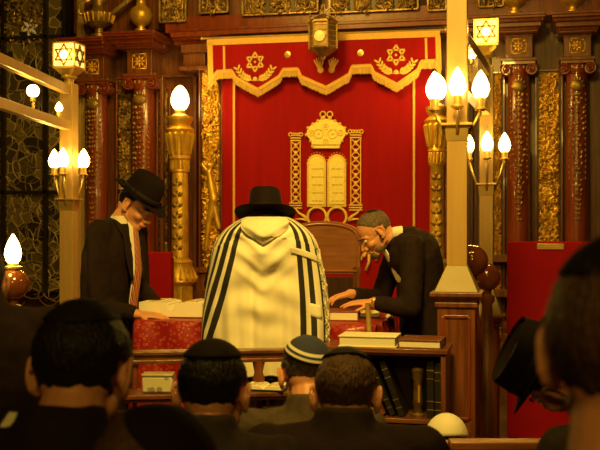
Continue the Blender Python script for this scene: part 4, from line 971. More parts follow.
# ================================================================== people
def nz(p, s, k=0.0): return noise.noise(V((p.x*s+k, p.y*s, p.z*s)))
def head_matrix(c, fwd, up):
    f = V(fwd).normalized(); u = V(up); u = (u-f*u.dot(f)).normalized(); r = f.cross(u)
    return Matrix((( r.x, f.x, u.x, c.x), (r.y, f.y, u.y, c.y), (r.z, f.z, u.z, c.z), (0, 0, 0, 1)))
def head_shapes(m, X, s=1.0):
    e = lambda c, r, R=None: m.ell(c, r, X=X, n=20, m=14, R=R)
    e((0, -.014, .032), (.077, .098, .088)); e((0, .022, -.022), (.066, .070, .085)); e((0, -.035, -.02), (.062, .06, .06))
    e((0, .062, -.090), (.030, .028, .024))
    for sd in (-1, 1):
        m.cone((sd*.050, -.005, -.055), .020, (sd*.022, .060, -.092), .020, X=X)
        e((sd*.040, .056, -.030), (.026, .030, .024)); m.cone((sd*.012, .086, .016), .010, (sd*.046, .066, .014), .009, X=X, n=10)
        e((sd*.013, .098, -.042), (.010, .012, .009))
        # ear: rim and lobe
        R = Matrix.Rotation(-sd*.45, 3, 'Z')
        e((sd*.082, -.010, -.006), (.008, .017, .029), R)
        pts = []
        for k in range(11): a = -1.9+4.6*k/10; pts.append(V((sd*(.087+.006*math.cos(a)+.003*math.sin(a)), -.010-.019*math.cos(a), -.004+.033*math.sin(a))))
        m.tube(pts, .0052, 6, X=X)
        e((sd*.080, -.002, -.034), (.007, .009, .010))
    m.cone((0, .088, .006), .009, (0, .112, -.034), .0125, X=X, n=12)
    e((0, .090, -.062), (.026, .014, .007)); e((0, .087, -.072), (.022, .014, .008))
def eyes_etc(X, t, closed=True):
    for sd in (-1, 1):
        m = M(); m.ell((sd*.031, .078, -.002), (.014, .012, .0085), X=X); toW(m); ew = build(m, 'eye', 'eye_white', t, smooth=True)
        m = M(); m.ell((sd*.031, .0875, -.005), (.0055, .0035, .0055), X=X, n=10, m=8); toW(m); build(m, 'iris', 'eye_dark', ew, smooth=True)
        m = M(); m.tube([X @ V((sd*x, y, z)) for x, y, z in ((.012, .098, .017), (.028, .095, .022), (.046, .080, .018))], [.003, .0045, .003], 6); toW(m); build(m, 'eyebrow', 'hair_black', t, smooth=True)
    m = M(); m.ell((0, .098, -.0655), (.020, .009, .0055), X=X); toW(m); build(m, 'lips', 'lip', t, smooth=True)
def hair(X, t, mt, front=.062, thick=.008, vox=None, low=-.055, side=.02):
    """cap of hair: a skull-shaped shell pushed inside the head wherever there is no hair"""
    m = M(); n, k = 72, 44; vs = []; fs = []
    for j in range(k+1):
        th = -PI/2+PI*j/k
        for i in range(n):
            ph = 2*PI*i/n; d = V((math.cos(th)*math.cos(ph), math.cos(th)*math.sin(ph), math.sin(th)))
            p = V((d.x*.077, d.y*.098-.014, d.z*.088+.032))
            if d.z < 0: p = V((d.x*(.077-.010*abs(d.z)), d.y*.098-.014 + (.012 if d.y < 0 else 0)*(-d.z), d.z*.100+.032))
            # hairline height as a function of how far forward
            hl = low if p.y < -.045 else (low+(side-low)*min(1, (p.y+.045)/.05) if p.y < .012 else side+(front-side)*min(1, (p.y-.012)/.045))
            f = (p.z-hl)/.012; f = max(0, min(1, f)); ear = 1 if (abs(p.x) > .06 and -.040 < p.y < .014 and p.z < .022) else 0
            if ear: f = 0
            off = -.012+(.012+thick)*f + f*.003*nz(p, 60)+f*.002*nz(p, 160)
            q = V((p.x, p.y+.014, p.z-.032)).normalized(); vs.append(X @ (p+q*off))
    for j in range(k):
        for i in range(n): i2 = (i+1) % n; fs.append((j*n+i, j*n+i2, (j+1)*n+i2, (j+1)*n+i))
    m.add(vs, fs); toW(m); return build(m, 'hair', mt, t, smooth=True)
def kippah(X, t, mt, r=.078, back=.35, side=0.0, h=.030, uv=False, name='kippah', off0=.011):
    """shallow cap lying on the skull"""
    m = M(); R = Matrix.Rotation(back, 4, 'X') @ Matrix.Rotation(side, 4, 'Y'); ang = r/.095
    def fn(u, v):
        th = ang*v; ph = 2*PI*u; d = R @ V((math.sin(th)*math.cos(ph), math.sin(th)*math.sin(ph), math.cos(th)))
        off = off0+.003*(1-v)+.0012*math.sin(ph*4)*(v)
        return W(X @ V((d.x*(.077+off), d.y*(.098+off)-.014, d.z*(.088+off)+.032)))
    m.grid(fn, 40, 12); return build(m, name, mt, t, smooth=True, solid=.003)
def fedora(X, t, brim=.062, crown=.115, tilt=0.0, label=None):
    T = X @ Matrix.Translation((0, -.008, .052)) @ Matrix.Rotation(tilt, 4, 'X')
    m = M(); n = 40; prof = [(1.0, 0), (1.0, .015), (.985, .05), (.94, .085), (.885, crown-.010), (.81, crown), (.6, crown-.006), (.3, crown-.022), (.05, crown-.026)]
    vs = []; fs = []
    for f, z in prof:
        for i in range(n):
            a = 2*PI*i/n; x = .086*f*math.cos(a); y = .108*f*math.sin(a); zz = z
            if z > .05: pin = max(0, math.sin(a))**3*(z-.05)*.28; x *= 1-pin*2.2*abs(math.cos(a)) ; y -= pin*.3
            if z > .09: zz += .012*abs(math.cos(a))*f - (.010 if math.sin(a) > .5 else 0)*f
            vs.append(T @ V((x, y, zz)))
    for j in range(len(prof)-1):
        for i in range(n): i2 = (i+1) % n; fs.append((j*n+i, j*n+i2, (j+1)*n+i2, (j+1)*n+i))
    fs.append(tuple((len(prof)-1)*n+i for i in range(n)))
    m.add(vs, fs); toW(m); hat = build(m, 'hat', 'black_felt', t, smooth=50, solid=.003)
    m = M()
    def fn(u, v):
        a = 2*PI*u; e = v; x = (.084+brim*e)*math.cos(a); y = (.106+brim*1.08*e)*math.sin(a)
        z = .022*e*e*abs(math.cos(a))**1.5 - .014*e*max(0, math.sin(a)) + .004*e*max(0, -math.sin(a))
        return W(T @ V((x, y, z)))
    m.grid(fn, 48, 8); build(m, 'hat_brim', 'black_felt', hat, smooth=True, solid=.004)
    m = M()
    def fb(u, v): a = 2*PI*u; return W(T @ V((.0885*math.cos(a), .1105*math.sin(a), .004+.034*v)))
    m.grid(fb, 48, 2); build(m, 'hat_band', 'black_satin', hat, smooth=True, solid=.002)
    return hat
def hand(m, w0, d, nrm, sd, curl=.35, spread=.16, sc=1.0):
    """w0 wrist, d towards the fingers, nrm back-of-hand normal, sd +1 if the thumb lies on the d x nrm side"""
    d = V(d).normalized(); nrm = V(nrm); nrm = (nrm-d*nrm.dot(d)).normalized(); s = d.cross(nrm)*sd
    m.loft([(w0-d*.03, s*.026*sc, nrm*.019*sc), (w0, s*.028*sc, nrm*.018*sc), (w0+d*.03*sc, s*.036*sc, nrm*.016*sc), (w0+d*.06*sc, s*.041*sc, nrm*.014*sc), (w0+d*.088*sc, s*.040*sc, nrm*.011*sc)], 16)
    ln = (.074, .084, .078, .060)
    for k in range(4):
        o = (1.5-k)*.0205*sc; p = w0+d*(.084-.006*abs(k-1))*sc+s*o; fd = (d+s*(1.5-k)*spread*.5).normalized(); a = 0
        for q, (f, r) in enumerate(((.42, .0088), (.32, .0078), (.26, .0070))):
            a += curl*(.6 if q == 0 else 1.0); dd = (fd*math.cos(a)-nrm*math.sin(a)).normalized(); e = p+dd*ln[k]*f*sc*1.05
            m.cone(p, r*sc, e, r*.9*sc, 10); p = e
    p = w0+d*.022*sc+s*.026*sc-nrm*.004; td = (d*.62+s*.75-nrm*.25).normalized(); e = p+td*.040*sc; m.cone(p, .0125*sc, e, .0105*sc, 10)
    td2 = (d*.9+s*.35-nrm*.3).normalized(); e2 = e+td2*.030*sc; m.cone(e, .0105*sc, e2, .009*sc, 10); m.cone(e2, .009*sc, e2+td2*.016*sc, .007*sc, 10)

def wr_cloth(seed, amp=.004):
    def f(p): return amp*nz(p*1.0, 9, seed)+amp*.8*(1-abs(nz(V((p.x, p.y, p.z*.55)), 14, seed+5))*2.2)**3*.6+amp*.3*nz(p, 35, seed)
    return f

def figure(label, O, Hc, hf, hu, J, side, suit, name='person', hairmat='hair_black', hat=None, hands=None, seated=False, hairkw=None, vox=.0055, face=True, wr=.005, kip=None, cat='person', beard=None, group=None, chubby=1.0, collar=True, headscale=1.0):
    """O ground point, Hc head centre, J joints - all in the camera-aligned frame"""
    t = thing(name, label, cat, W(O), YAW, group)
    X = head_matrix(Hc, hf, hu) @ Matrix.Scale(headscale, 4)
    S = V(side).normalized(); k = chubby
    pel, che, nb = V(J['pelvis']), V(J['chest']), V(J['neck'])
    def secs(g, low=None):
        sp = (nb-pel).normalized(); fr = S.cross(sp); out = []
        c0 = pel-sp*.10
        if low is not None: out.append((pel+V(low), S*(.175*k+g*1.5), fr*(.120*k+g*1.5)))
        out += [(c0, S*(.165*k+g), fr*(.115*k+g)), (pel, S*(.168*k+g), fr*(.12*k+g))]
        wa = pel.lerp(che, .45); out.append((wa, S*(.152*k+g), fr*(.108*k+g)))
        d2 = (nb-che).normalized(); fr2 = S.cross(d2); out.append((che, S*(.172*k+g), fr2*(.120*k+g)))
        out.append((che.lerp(nb, .5), S*(.165*k+g), fr2*(.108*k+g))); out.append((che.lerp(nb, .80), S*(.12*k+g), fr2*(.080*k+g))); out.append((nb, S*(.062+g*.6), fr2*(.058+g*.6)))
        return out
    m = M(); m.loft(secs(0)); neck_top = X @ V((0, -.030, -.045)); m.cone(nb-(nb-che).normalized()*.03, .064, neck_top, .056)
    head_shapes(m, X)
    for q in 'LR':
        sh, el, wrr = V(J['sh'+q]), V(J['el'+q]), V(J['wr'+q])
        m.cone(nb.lerp(che, .12), .05, sh, .052); m.cone(sh, .052, el, .040); m.cone(el, .040, wrr, .026)
        hp, kn, an = V(J['hip'+q]), V(J['kn'+q]), V(J['an'+q]); m.cone(hp, .085, kn, .055); m.cone(kn, .055, an, .038); fd = V(J.get('toe', (0, 1, 0)))
        m.cone(an-V((0, 0, .03)), .036, an+fd*.13-V((0, 0, .045)), .028)
        hd = (hands or {}).get(q)
        if hd: hand(m, wrr, *hd)
        else: hand(m, wrr, (wrr-el), V((0, 0, 1)) if abs((wrr-el).normalized().z) < .9 else V((0, 1, 0)), 1 if q == 'R' else -1, .5)
    body = toW(fuse(m, vox, 2)); build(body, 'body', 'skin', t, smooth=True)
    if face: eyes_etc(X, t)
    hair(X, t, hairmat, **(hairkw or {}))
    if beard:
        m = M()
        for c, r in (((0, .066, -.098), (.036, .032, .030)), ((.036, .030, -.078), (.022, .040, .026)), ((-.036, .030, -.078), (.022, .040, .026)), ((.056, .002, -.045), (.012, .02, .03)), ((-.056, .002, -.045), (.012, .02, .03))): m.ell(c, r, X=X)
        m.cone((-.024, .092, -.054), .006, (.024, .092, -.054), .006, X=X); toW(m)
        build(toW(fuse_local(m)), 'beard', beard, t, smooth=True) if False else build(m, 'beard', beard, t, smooth=True)
    # jacket
    g = .022; m = M(); m.loft(secs(g, low=J.get('skirt')), 28)
    for q in 'LR':
        sh, el, wrr = V(J['sh'+q]), V(J['el'+q]), V(J['wr'+q]); m.cone(nb.lerp(che, .16), .058, sh, .062)
        m.cone(sh, .070, el, .056); cu = el.lerp(wrr, .90); d = (cu-el).normalized(); o_ = d.orthogonal().normalized(); m.cone(el, .056, el.lerp(wrr, .4), .052)
        m.loft([(el, o_*.054, d.cross(o_)*.054), (el.lerp(cu, .5), o_*.050, d.cross(o_)*.050), (cu, o_*.042, d.cross(o_)*.042)], 18, 2.0)
    if collar:
        cup = .050 if seated else .028
        fr = S.cross((nb-che).normalized()); cn = nb+(neck_top-nb)*.16
        dd = (neck_top-nb).normalized()
        if seated: dd = (dd*.35+V((0, 0, .8))).normalized()
        m.loft([(nb-dd*.04, S*.105, fr*.095), (nb+dd*.005, S*.085, fr*.080), (nb+dd*cup*.6, S*.077, fr*.074), (nb+dd*cup, S*.072, fr*.070)], 24, 2)
    jk = toW(fuse(m, .008, 4, wr_cloth(hash(label) % 50 if False else len(label), wr)))
    jo = build(jk, 'jacket', suit, t, smooth=True)
    # trousers and shoes
    m = M()
    m.loft([(pel-V((0, 0, .14)) if not seated else pel+V((0, 0, -.10)), S*.17*k, S.cross(V((0, 0, 1)))*.125*k), (pel+V((0, 0, .05)), S*.17*k, S.cross(V((0, 0, 1)))*.125*k)], 20)
    for q in 'LR':
        hp, kn, an = V(J['hip'+q]), V(J['kn'+q]), V(J['an'+q]); m.cone(hp, .098, kn, .070); d = (an-kn).normalized(); o_ = d.orthogonal().normalized(); m.cone(kn, .070, kn.lerp(an, .5), .062)
        m.loft([(kn, o_*.068, d.cross(o_)*.068), (kn.lerp(an, .95), o_*.056, d.cross(o_)*.056)], 16, 2)
    build(toW(fuse(m, .010, 3, wr_cloth(9, .004))), 'trousers', 'suit' if suit != 'suit_grey' else 'suit_grey', t, smooth=True)
    fd = V(J.get('toe', (0, 1, 0)))
    for q in 'LR':
        an = V(J['an'+q]); an.z = .085; m = M(); m.cone(an+V((0, 0, -.035)), .044, an+fd*.15+V((0, 0, -.05)), .034); toW(m); build(m, 'shoe', 'leather_black', t, smooth=True)
    if hat: fedora(X, t, **hat)
    if kip: kippah(X, t, **kip)
    return t, X, jo

# ---- young man at the left with hat, striped tie
def offs(p, **k): return p
Zl = 5.62
Hc = L(136, 206, Zl)
S_ = V((-.38, -.925, 0))           # his right hand side, towards the camera
fwd_l = V((.925, -.38, 0))
nbk = L(118, 222, Zl+.01); che = L(113, 258, Zl+.02); pel = L(105, 338, Zl+.04)
shR = nbk+S_.normalized()*.165+V((-.01, 0, -.055)); shL = nbk-S_.normalized()*.165+V((.01, 0, -.055))
elR = L(100, 306, Zl-.16); wrR = L(139, 314.5, Zl-.17)
elL = L(140, 290, Zl+.22); wrL = L(158, 306.5, Zl+.03)
gz = V((pel.x, pel.y, 0))
J = dict(pelvis=pel, chest=che, neck=nbk, shR=shR, shL=shL, elR=elR, wrR=wrR, elL=elL, wrL=wrL,
         hipR=pel+S_*.09-V((0, 0, .05)), hipL=pel-S_*.09-V((0, 0, .05)), knR=gz+S_*.10+V((0, 0, .5))+fwd_l*.03, knL=gz-S_*.10+V((0, 0, .5))+fwd_l*.03, anR=gz+S_*.11+V((0, 0, .09)), anL=gz-S_*.11+V((0, 0, .09)), toe=fwd_l, skirt=V((0, 0, -.20)))
hl = {'R': (V((.98, .08, -.06)), V((0.05, -.25, 1)), 1, .12), 'L': (V((.75, -.45, -.10)), V((0, 0, 1)), -1, .18)}
t1, X1, j1 = figure('young man in black hat and striped tie reading at the left of the table', V((pel.x, pel.y, 0)), Hc, (.80, -.30, -.52), (.50, -.10, .84), J, S_, 'suit', hands=hl, hat=dict(brim=.062, crown=.125, tilt=-.06), hairkw=dict(thick=.005, front=.075, low=-.045), vox=.0048, wr=.006, chubby=1.05, headscale=1.05)
# shirt front, collar and tie
def front_strip(name, t, pts, widths, nrm, mt, side, bulge=.010, nv=30):
    m = M(); pts = [V(p) for p in pts]; n = len(pts)-1
    def fn(u, v):
        f = v*n; i = min(int(f), n-1); q = f-i; p = pts[i].lerp(pts[i+1], q); w_ = widths[i]*(1-q)+widths[i+1]*q
        return W(p+V(side).normalized()*(u-.5)*w_+V(nrm).normalized()*(bulge*(1-(2*u-1)**2)))
    m.grid(fn, 8, nv); return build(m, name, mt, t, smooth=True, solid=.003)
ff = fwd_l.normalized(); sd_ = S_.normalized()
neckf = nbk+ff*.075+V((0, 0, .012))
fr_pts = [nbk+ff*.070+V((0, 0, .03)), nbk+ff*.100+V((0, 0, -.03)), che+ff*.148+V((0, 0, .05)), che+ff*.158+V((0, 0, -.06)), L(108, 300, Zl+.03)+ff*.160, L(107, 318, Zl)+ff*.17]
front_strip('shirt', t1, fr_pts, [.05, .09, .10, .09, .07, .05], ff, 'shirt', sd_, .012)
tie_pts = [p+ff*.010 for p in fr_pts[:]]
tie_pts[0] = fr_pts[0]+ff*.014+V((0, 0, -.012))
front_strip('tie', t1, tie_pts, [.036, .040, .056, .072, .085, .01], ff, 'tie_silk', sd_, .012)
m = M()
for k in range(1): m.loft([(nbk+ff*.012+V((0, 0, -.01)), sd_*.074, ff*.074), (nbk+ff*.020+V((0, 0, .018)), sd_*.064, ff*.066), (nbk+ff*.026+V((0, 0, .034)), sd_*.058, ff*.060)], 28, 2)
build(toW(m), 'shirt_collar', 'shirt', t1, smooth=40)
for sd in (-1, 1):                # lapels
    m = M(); q = [nbk+sd_*sd*.085+ff*.03+V((0, 0, .01)), nbk+sd_*sd*.080+ff*.105+V((0, 0, -.08)), che+sd_*sd*.075+ff*.155+V((0, 0, .0)), che+sd_*sd*.055+ff*.158+V((0, 0, -.12))]
    front_strip('lapel', t1, q, [.03, .065, .07, .02], ff, 'suit', sd_, .010, 12)

# ---- bearded man leaning in from the right
Zr = 5.55
Hc = L(375, 233, Zr)
S2 = V((.12, -.99, 0)).normalized()       # his left side, towards the camera
f2 = V((-.99, -.12, 0))
nbk = L(396, 237, Zr+.02); che = L(417, 259, Zr+.03); pel = L(428, 338, Zr+.05)
# side vector for the loft must be his right: away from the camera
SR = -S2
shL = nbk+S2*.165+V((.055, 0, -.055)); shR = nbk-S2*.165+V((.05, 0, -.055))
elL = L(411, 309, Zr-.24); wrL = L(372, 302.5, Zr-.16)
elR = L(380, 300, Zr+.26); wrR = L(350, 293.5, Zr+.10)
gz = V((pel.x+.03, pel.y, 0))
J = dict(pelvis=pel, chest=che, neck=nbk, shR=shR, shL=shL, elR=elR, wrR=wrR, elL=elL, wrL=wrL,
         hipR=pel+SR*.09-V((0, 0, .05)), hipL=pel-SR*.09-V((0, 0, .05)), knR=gz+SR*.10+V((0, 0, .5)), knL=gz-SR*.10+V((0, 0, .5)), anR=gz+SR*.11+V((0, 0, .09)), anL=gz-SR*.11+V((0, 0, .09)), toe=f2, skirt=V((.02, 0, -.20)))
hr = {'L': (V((-.97, .10, -.02)), V((0, -.2, 1)), -1, .16), 'R': (V((-.93, -.15, -.22)), V((-.2, -.1, 1)), 1, .38)}
t2, X2, j2 = figure('greying bearded man with glasses leaning over the books at right', V((gz.x, gz.y, 0)), Hc, (-.78, -.18, -.60), (-.50, -.05, .80), J, SR, 'suit', hands=hr, hairmat='hair_grey', hairkw=dict(thick=.003, front=.082, low=-.05, side=.03), vox=.0048, wr=.006, beard='hair_grey', chubby=1.08, kip=dict(mt='black_satin', r=.046, back=.50, off0=.003))
m = M()                           # glasses
for sd in (-1, 1):
    m.tube([X2 @ V((sd*(.031+.021*math.cos(2*PI*k/16)), .103-.004*abs(math.cos(2*PI*k/16)), -.006+.016*math.sin(2*PI*k/16))) for k in range(16)], .0015, 5, closed=True)
    m.tube([X2 @ V((sd*.052, .098, -.002)), X2 @ V((sd*.074, .05, .0)), X2 @ V((sd*.080, .0, .005))], .0016, 5)
m.tube([X2 @ V((-.010, .104, -.002)), X2 @ V((0, .110, .0)), X2 @ V((.010, .104, -.002))], .0016, 5); build(toW(m), 'glasses', 'bronze', t2)
nt_ = (nbk-che).normalized(); fb = (f2-nt_*f2.dot(nt_)).normalized(); nf = (X2 @ V((0, -.03, -.045))-nbk).normalized()
m = M(); g2 = (f2-nf*f2.dot(nf)).normalized(); m.loft([(nbk-nf*.015, SR*.078, g2*.078), (nbk+nf*.018, SR*.070, g2*.070), (nbk+nf*.038, SR*.062, g2*.062)], 28, 2); build(toW(m), 'shirt_collar', 'shirt', t2, smooth=40)
pf = [nbk+fb*.085+nf*.01, nbk+fb*.11-nt_*.06, che+fb*.15-nt_*.0, che+fb*.155-nt_*.10, L(386, 318, Zr)]
front_strip('shirt', t2, pf, [.08, .12, .12, .10, .08], fb, 'shirt', SR, .014)
m = M(); d = (wrL-elL).normalized(); o1 = d.orthogonal().normalized(); wc = elL.lerp(wrL, .95); m.loft([(wc-d*.012, o1*.033, d.cross(o1)*.033), (wc+d*.008, o1*.032, d.cross(o1)*.032)], 20, 2); m.ell(wc+V((0, -.033, .01)), (.017, .006, .017)); build(toW(m), 'wristwatch', 'brass', t2, smooth=40)

# ---- man in prayer shawl, seen from behind
Zc = 4.98; cx_ = 266
Hc = L(265, 226, Zc+.13)
nbk = L(265, 238, Zc+.03); che = L(266, 272, Zc); pel = L(268, 348, Zc)
SR = V((1, 0, 0)); gz = V((pel.x, pel.y, 0))
J = dict(pelvis=pel, chest=che, neck=nbk, shR=nbk+V((.20, .01, -.075)), shL=nbk+V((-.20, .01, -.075)), elR=nbk+V((.20, .08, -.34)), elL=nbk+V((-.258, .10, -.24)), wrR=nbk+V((.15, .30, -.35)), wrL=nbk+V((-.17, .31, -.28)),
         hipR=pel+V((.09, 0, -.05)), hipL=pel+V((-.09, 0, -.05)), knR=gz+V((.10, 0, .5)), knL=gz+V((-.10, 0, .5)), anR=gz+V((.11, 0, .09)), anL=gz+V((-.11, 0, .09)), skirt=V((0, 0, -.15)))
t3, X3, j3 = figure('man in black hat and white striped prayer shawl, seen from behind', V((pel.x, pel.y, 0)), Hc, (.0, .97, -.26), (0, .26, .97), J, SR, 'suit', hat=dict(brim=.072, crown=.128, tilt=-.04), hairkw=dict(thick=.004), vox=.006, wr=.004)
# the shawl
c0 = V((nbk.x, nbk.y, 0)); zn = nbk.z+.104; zh = EYE-(352-225)/F*4.8-.12
ZTOP = zn; HT = zn-zh
def shawl(u, v):
    """u runs from his left front round the back to the right front, v from collar to hem"""
    a = math.radians(-50+280*u)        # 0 = left, 90 = back (towards camera), 180 = right
    f = v
    if f < .20: q = f/.20; hw = .100+(.262-.100)*math.sin(q*PI/2)**.9; dp = .125+(.218-.125)*math.sin(q*PI/2); z = ZTOP-HT*(.13*q**1.5)
    else: q = (f-.20)/.80; hw = .268+.028*math.sin(q*PI*.9)+.03*q; dp = .218+.012*q; z = ZTOP-HT*(.13+.87*q)
    cs, sn = math.cos(a), math.sin(a)
    p_ = .82; x = -hw*(abs(cs)**p_)*(1 if cs > 0 else -1); y = -dp*(abs(sn)**p_)*(1 if sn > 0 else -1)
    back = max(0, sn); xx = x/.30; z -= .075*abs(cs)**2.2*min(1, v*6)*(1-.8*v)
    # swags hanging between the shoulder blades
    fold = 0
    w1 = math.exp(-(xx/.55)**2)*max(0, min(1, (v-.05)/.08))*max(0, 1-max(0, v-.62)/.2)
    s_ = (v+.0)*11 - (xx**2)*3.4*1.0 + abs(xx)*2.2
    fold += w1*(.009*math.sin(s_*2.1+x*7)+.006*math.sin(s_*3.7-x*16))+.006*nz(V((x, 0, v*.9)), 7, 3)
    for v0, am in ((.20, .012), (.30, .017), (.41, .013), (.52, .008)):
        vc = v0-1.15*abs(x+.01); fold += am*math.exp(-((v-vc)/.026)**2)*math.exp(-((x+.01)/.15)**2)
    rec = max(0, min(1, (v-.30)/.10)); fold -= .020*rec/(1+math.exp((abs(x+.012)-.062)*180))
    # long vertical folds lower down and at the sides
    w2 = min(1, max(0, v-.28)/.35); fold += w2*(.009*math.sin(x*42+v*2.0+1)+.005*math.sin(x*88-v*3))
    fold += .006*math.sin(x*21+3*v)*min(1, v*5)
    y -= (fold*1.15+.006)*(.35+.65*back); x += fold*.4*(1-back)*(1 if x > 0 else -1)
    z += .012*math.sin(x*9+1.4)*(v > .2)*(1-v) - .028*(1-abs(xx))*(v < .2)*v*0
    return W(V((c0.x+x+.008, c0.y+.01+y, z)))
m = M(); m.grid(shawl, 150, 110)
m.uv = [(u+.20*v*max(0, min(1, (.50-u)/.25)), v) for u, v in m.uv]   # left stripes run slantwise down to the edge
sh_o = build(m, 'prayer_shawl', 'tallit_cloth', t3, smooth=True, solid=.004)
# folded neck roll of the shawl
m = M(); pts = []; rr = []
for k in range(15): a = PI*(k/14); pts.append(V((c0.x-.125*math.cos(a), c0.y-.100*math.sin(a)-.01, nbk.z+.072-.06*abs(math.cos(a))**2))); rr.append(.030+.012*math.sin(a))
m.tube(pts, rr, 12, flat=.7); build(toW(m), 'shawl_collar', 'linen', t3, smooth=True)
def flap(u, v):                  # loose fold of the shawl hanging in a V between the shoulders
    s = 2*u-1; uu = .497+.150*s*(1-.25*v); vv = .005+v*(.045+.20*(1-abs(s))**.85); p = shawl(uu, vv); n_ = (p-W(V((c0.x, c0.y, p.z)))).normalized()
    return p+n_*(.012+.012*math.sin(v*PI*.9)*(1-abs(s)**3)+.004*math.sin(v*9+s*4))
m = M(); m.grid(flap, 50, 24); build(m, 'shawl_fold', 'linen', sh_o, smooth=True, solid=.006)
# cream patch crossing the stripes and knotted fringe on the right border
m = M()
def patch(u0, u1, v0, v1, off=.006):
    def fn(u, v):
        uu = u0+(u1-u0)*u; vv = v0+(v1-v0)*v; p = shawl(uu, vv); n_ = (p-W(V((c0.x, c0.y, p.z)))).normalized(); return p+n_*off
    return fn
m.grid(patch(.575, .72, .250, .290), 10, 4); build(m, 'sewn_band', 'linen', sh_o, smooth=True, solid=.002)
m = M(); m.grid(patch(.64, .70, .56, .64), 8, 4); build(m, 'sewn_band', 'linen', sh_o, smooth=True, solid=.002)
m = M(); r = random.Random(4)
for k in range(44):
    v = .10+.85*k/44; p = shawl(.735+.012*math.sin(k*1.3), v); q = V((p.x, p.y, p.z)); n_ = (p-W(V((c0.x, c0.y, p.z)))).normalized()
    m.tube([q+n_*.008, q+n_*.016+V((.006*r.uniform(-1, 1), 0, -.010)), q+n_*.009+V((.012*r.uniform(-1, 1), 0, -.026))], .0035, 5)
build(m, 'shawl_fringe', 'linen', sh_o, smooth=True)

# ---- seated congregation, seen from behind
def seated(label, px, pyt, Z, head_w=None, yaw=0, bow=.15, suit='suit', hairmat='hair_black', kip=None, hat=None, lean=.05, roll=0, hk=None, vox=.0055, sx=0, scale=1.0, chub=1.0, shw=.18, necklen=.0, seatz=.47, hf=None, hu=None, hdx=0):
    """pyt: pixel row of the crown"""
    top = L(px, pyt, Z); f = V((math.sin(yaw)*math.cos(bow), math.cos(yaw)*math.cos(bow), -math.sin(bow))); u = V((math.sin(yaw)*math.sin(bow)+roll, math.cos(yaw)*math.sin(bow), math.cos(bow)))
    if hf is not None: f, u = V(hf), V(hu)
    Hc = top-V((0, 0, .118)); b = V((math.sin(yaw), math.cos(yaw), 0)); S = V((math.cos(yaw), -math.sin(yaw), 0))
    nb = Hc-V((0, 0, .058+necklen))-b*(.095+bow*.08)+V((sx+hdx, 0, 0)); pz = seatz+.10
    che = V((nb.x, nb.y, 0))-b*lean*.6+V((0, 0, max(nb.z-.20, pz+.2))); pel = V((nb.x, nb.y, 0))-b*(lean*1.3)+V((0, 0, pz))
    J = dict(pelvis=pel, chest=che, neck=nb)
    for q, s in (('R', 1), ('L', -1)):
        sh = nb+S*s*shw+V((0, 0, -.060)); el = sh+S*s*.05+b*.10+V((0, 0, -.27)); el.z = max(el.z, pz+.05); wr_ = el+b*.22-S*s*.09+V((0, 0, .02))
        J['sh'+q] = sh; J['el'+q] = el; J['wr'+q] = wr_; J['hip'+q] = pel+S*s*.09; J['kn'+q] = pel+S*s*.11+b*.42+V((0, 0, -.02)); k = J['kn'+q]; J['an'+q] = V((k.x, k.y, .09))
    J['toe'] = b
    return figure(label, V((pel.x, pel.y, 0)), Hc, f, u, J, S, suit, hairmat=hairmat, hat=hat, seated=True, hairkw=hk, vox=vox, face=True, kip=kip, wr=.004, chubby=chub)

seated('dark-haired man with black kippah, large head at lower left, black jacket', 83, 309, 1.80, yaw=.10, bow=.28, kip=dict(mt='black_satin', r=.082, back=.25), hk=dict(thick=.010, low=-.105), vox=.0042, necklen=.028)
seated('dark-haired man with black kippah and grey jacket, before the railing', 213, 346, 2.42, yaw=.12, bow=.22, suit='suit_grey', kip=dict(mt='black_felt', r=.088, back=.15), hk=dict(thick=.007, low=-.072), vox=.0045, necklen=.02)
seated('man with blue kippah edged in white rings, olive brown jacket', 306, 341, 3.30, yaw=-.10, bow=.38, suit='suit_brown', hairmat='hair_grey', kip=dict(mt='kippah_blue', r=.112, back=.62, side=.18), hk=dict(thick=.004, low=-.05), vox=.005, necklen=.03)
seated('brown-haired man with thin black kippah, wide black jacket, bottom centre', 346, 353, 2.66, yaw=.10, bow=.20, suit='suit', hairmat='hair_brown', kip=dict(mt='black_satin', r=.078, back=-.20), hk=dict(thick=.006, low=-.072), vox=.0045, shw=.20, chub=1.1)
seated('small bowed figure wearing a cream knitted cap beside the pedestal', 447, 419, 4.05, yaw=.0, bow=.75, suit='suit', kip=dict(mt='linen', r=.150, back=.45, name='knitted_cap'), hk=dict(thick=.003), vox=.006, seatz=.30)
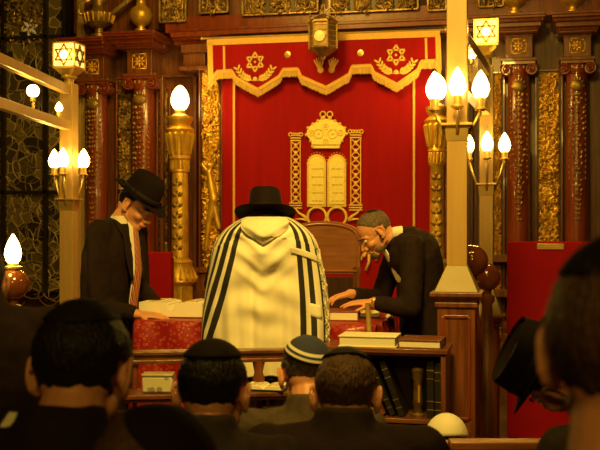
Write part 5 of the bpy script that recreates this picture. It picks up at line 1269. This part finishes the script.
seated('man with slanting wide black hat and bare ear at lower right', 555, 328, 2.62, yaw=-.6, suit='suit_grey', hf=(-.30, .60, -.74), hu=(-.75, -.10, .55), hat=dict(brim=.048, crown=.078, tilt=0.0), hk=dict(thick=.004), vox=.0045, necklen=.05, lean=.0, hdx=.06, shw=.17)
seated('blurred brown-haired person very close at the right edge', 633, 246, 1.06, yaw=.45, bow=.05, suit='suit_brown', hairmat='hair_brown', kip=dict(mt='black_felt', r=.095, back=.0), hk=dict(thick=.010, low=-.10), vox=.005, necklen=.11)
seated('blurred person with brown hair and black kippah at bottom left of centre', 157, 414, 1.40, yaw=.25, bow=.10, suit='suit', hairmat='hair_brown', kip=dict(mt='black_felt', r=.09, back=.05, side=.55), hk=dict(thick=.010, low=-.07), vox=.0055)
seated('man in black at the far left edge, turned away', -30, 240, 2.60, yaw=-.4, bow=.12, suit='suit', kip=dict(mt='black_felt', r=.10, back=.2), hk=dict(thick=.010, low=-.075), vox=.0055, seatz=.72)

# open page held at the lower left
p = at(17, 431, 1.68); open_book((p.x, p.y, p.z-.01), .075, .10, .008, YAW-.25, 'pale open booklet held at the lower left corner', 'leather_black', .55, 'open_booklet', False)

# pews
def pew(zt, Z, px0, px1, label, seat=True):
    a = at(px0, 225, Z); b = at(px1, 225, Z); A_ = V((a.x, a.y, 0)); B_ = V((b.x, b.y, 0)); t = thing('pew', label, 'pew', (A_+B_)/2, YAW, 'wooden pews')
    m = M(); m.bar(A_+V((0, 0, zt)), B_+V((0, 0, zt)), .06, .03); build(m, 'top_rail', 'wood_mid', t, bevel=.005)
    m = M(); m.bar(A_+V((0, 0, (zt+.4)/2)), B_+V((0, 0, (zt+.4)/2)), .025, zt-.43); build(m, 'back_board', 'wood_h', t)
    m = M(); m.bar(A_+FWD*.22+V((0, 0, .42)), B_+FWD*.22+V((0, 0, .42)), .42, .04); build(m, 'seat', 'wood_h', t, bevel=.005)
    for P in (A_, B_): m = M(); m.bar(P-FWD*.02+V((0, 0, .2)), P+FWD*.44+V((0, 0, .2)), .04, .4); build(m, 'pew_end', 'wood', t)
pew(EYE-(444.5-225)/F*3.3, 3.3, 449, 575, 'wooden pew whose top rail shows at bottom right of the pedestal')
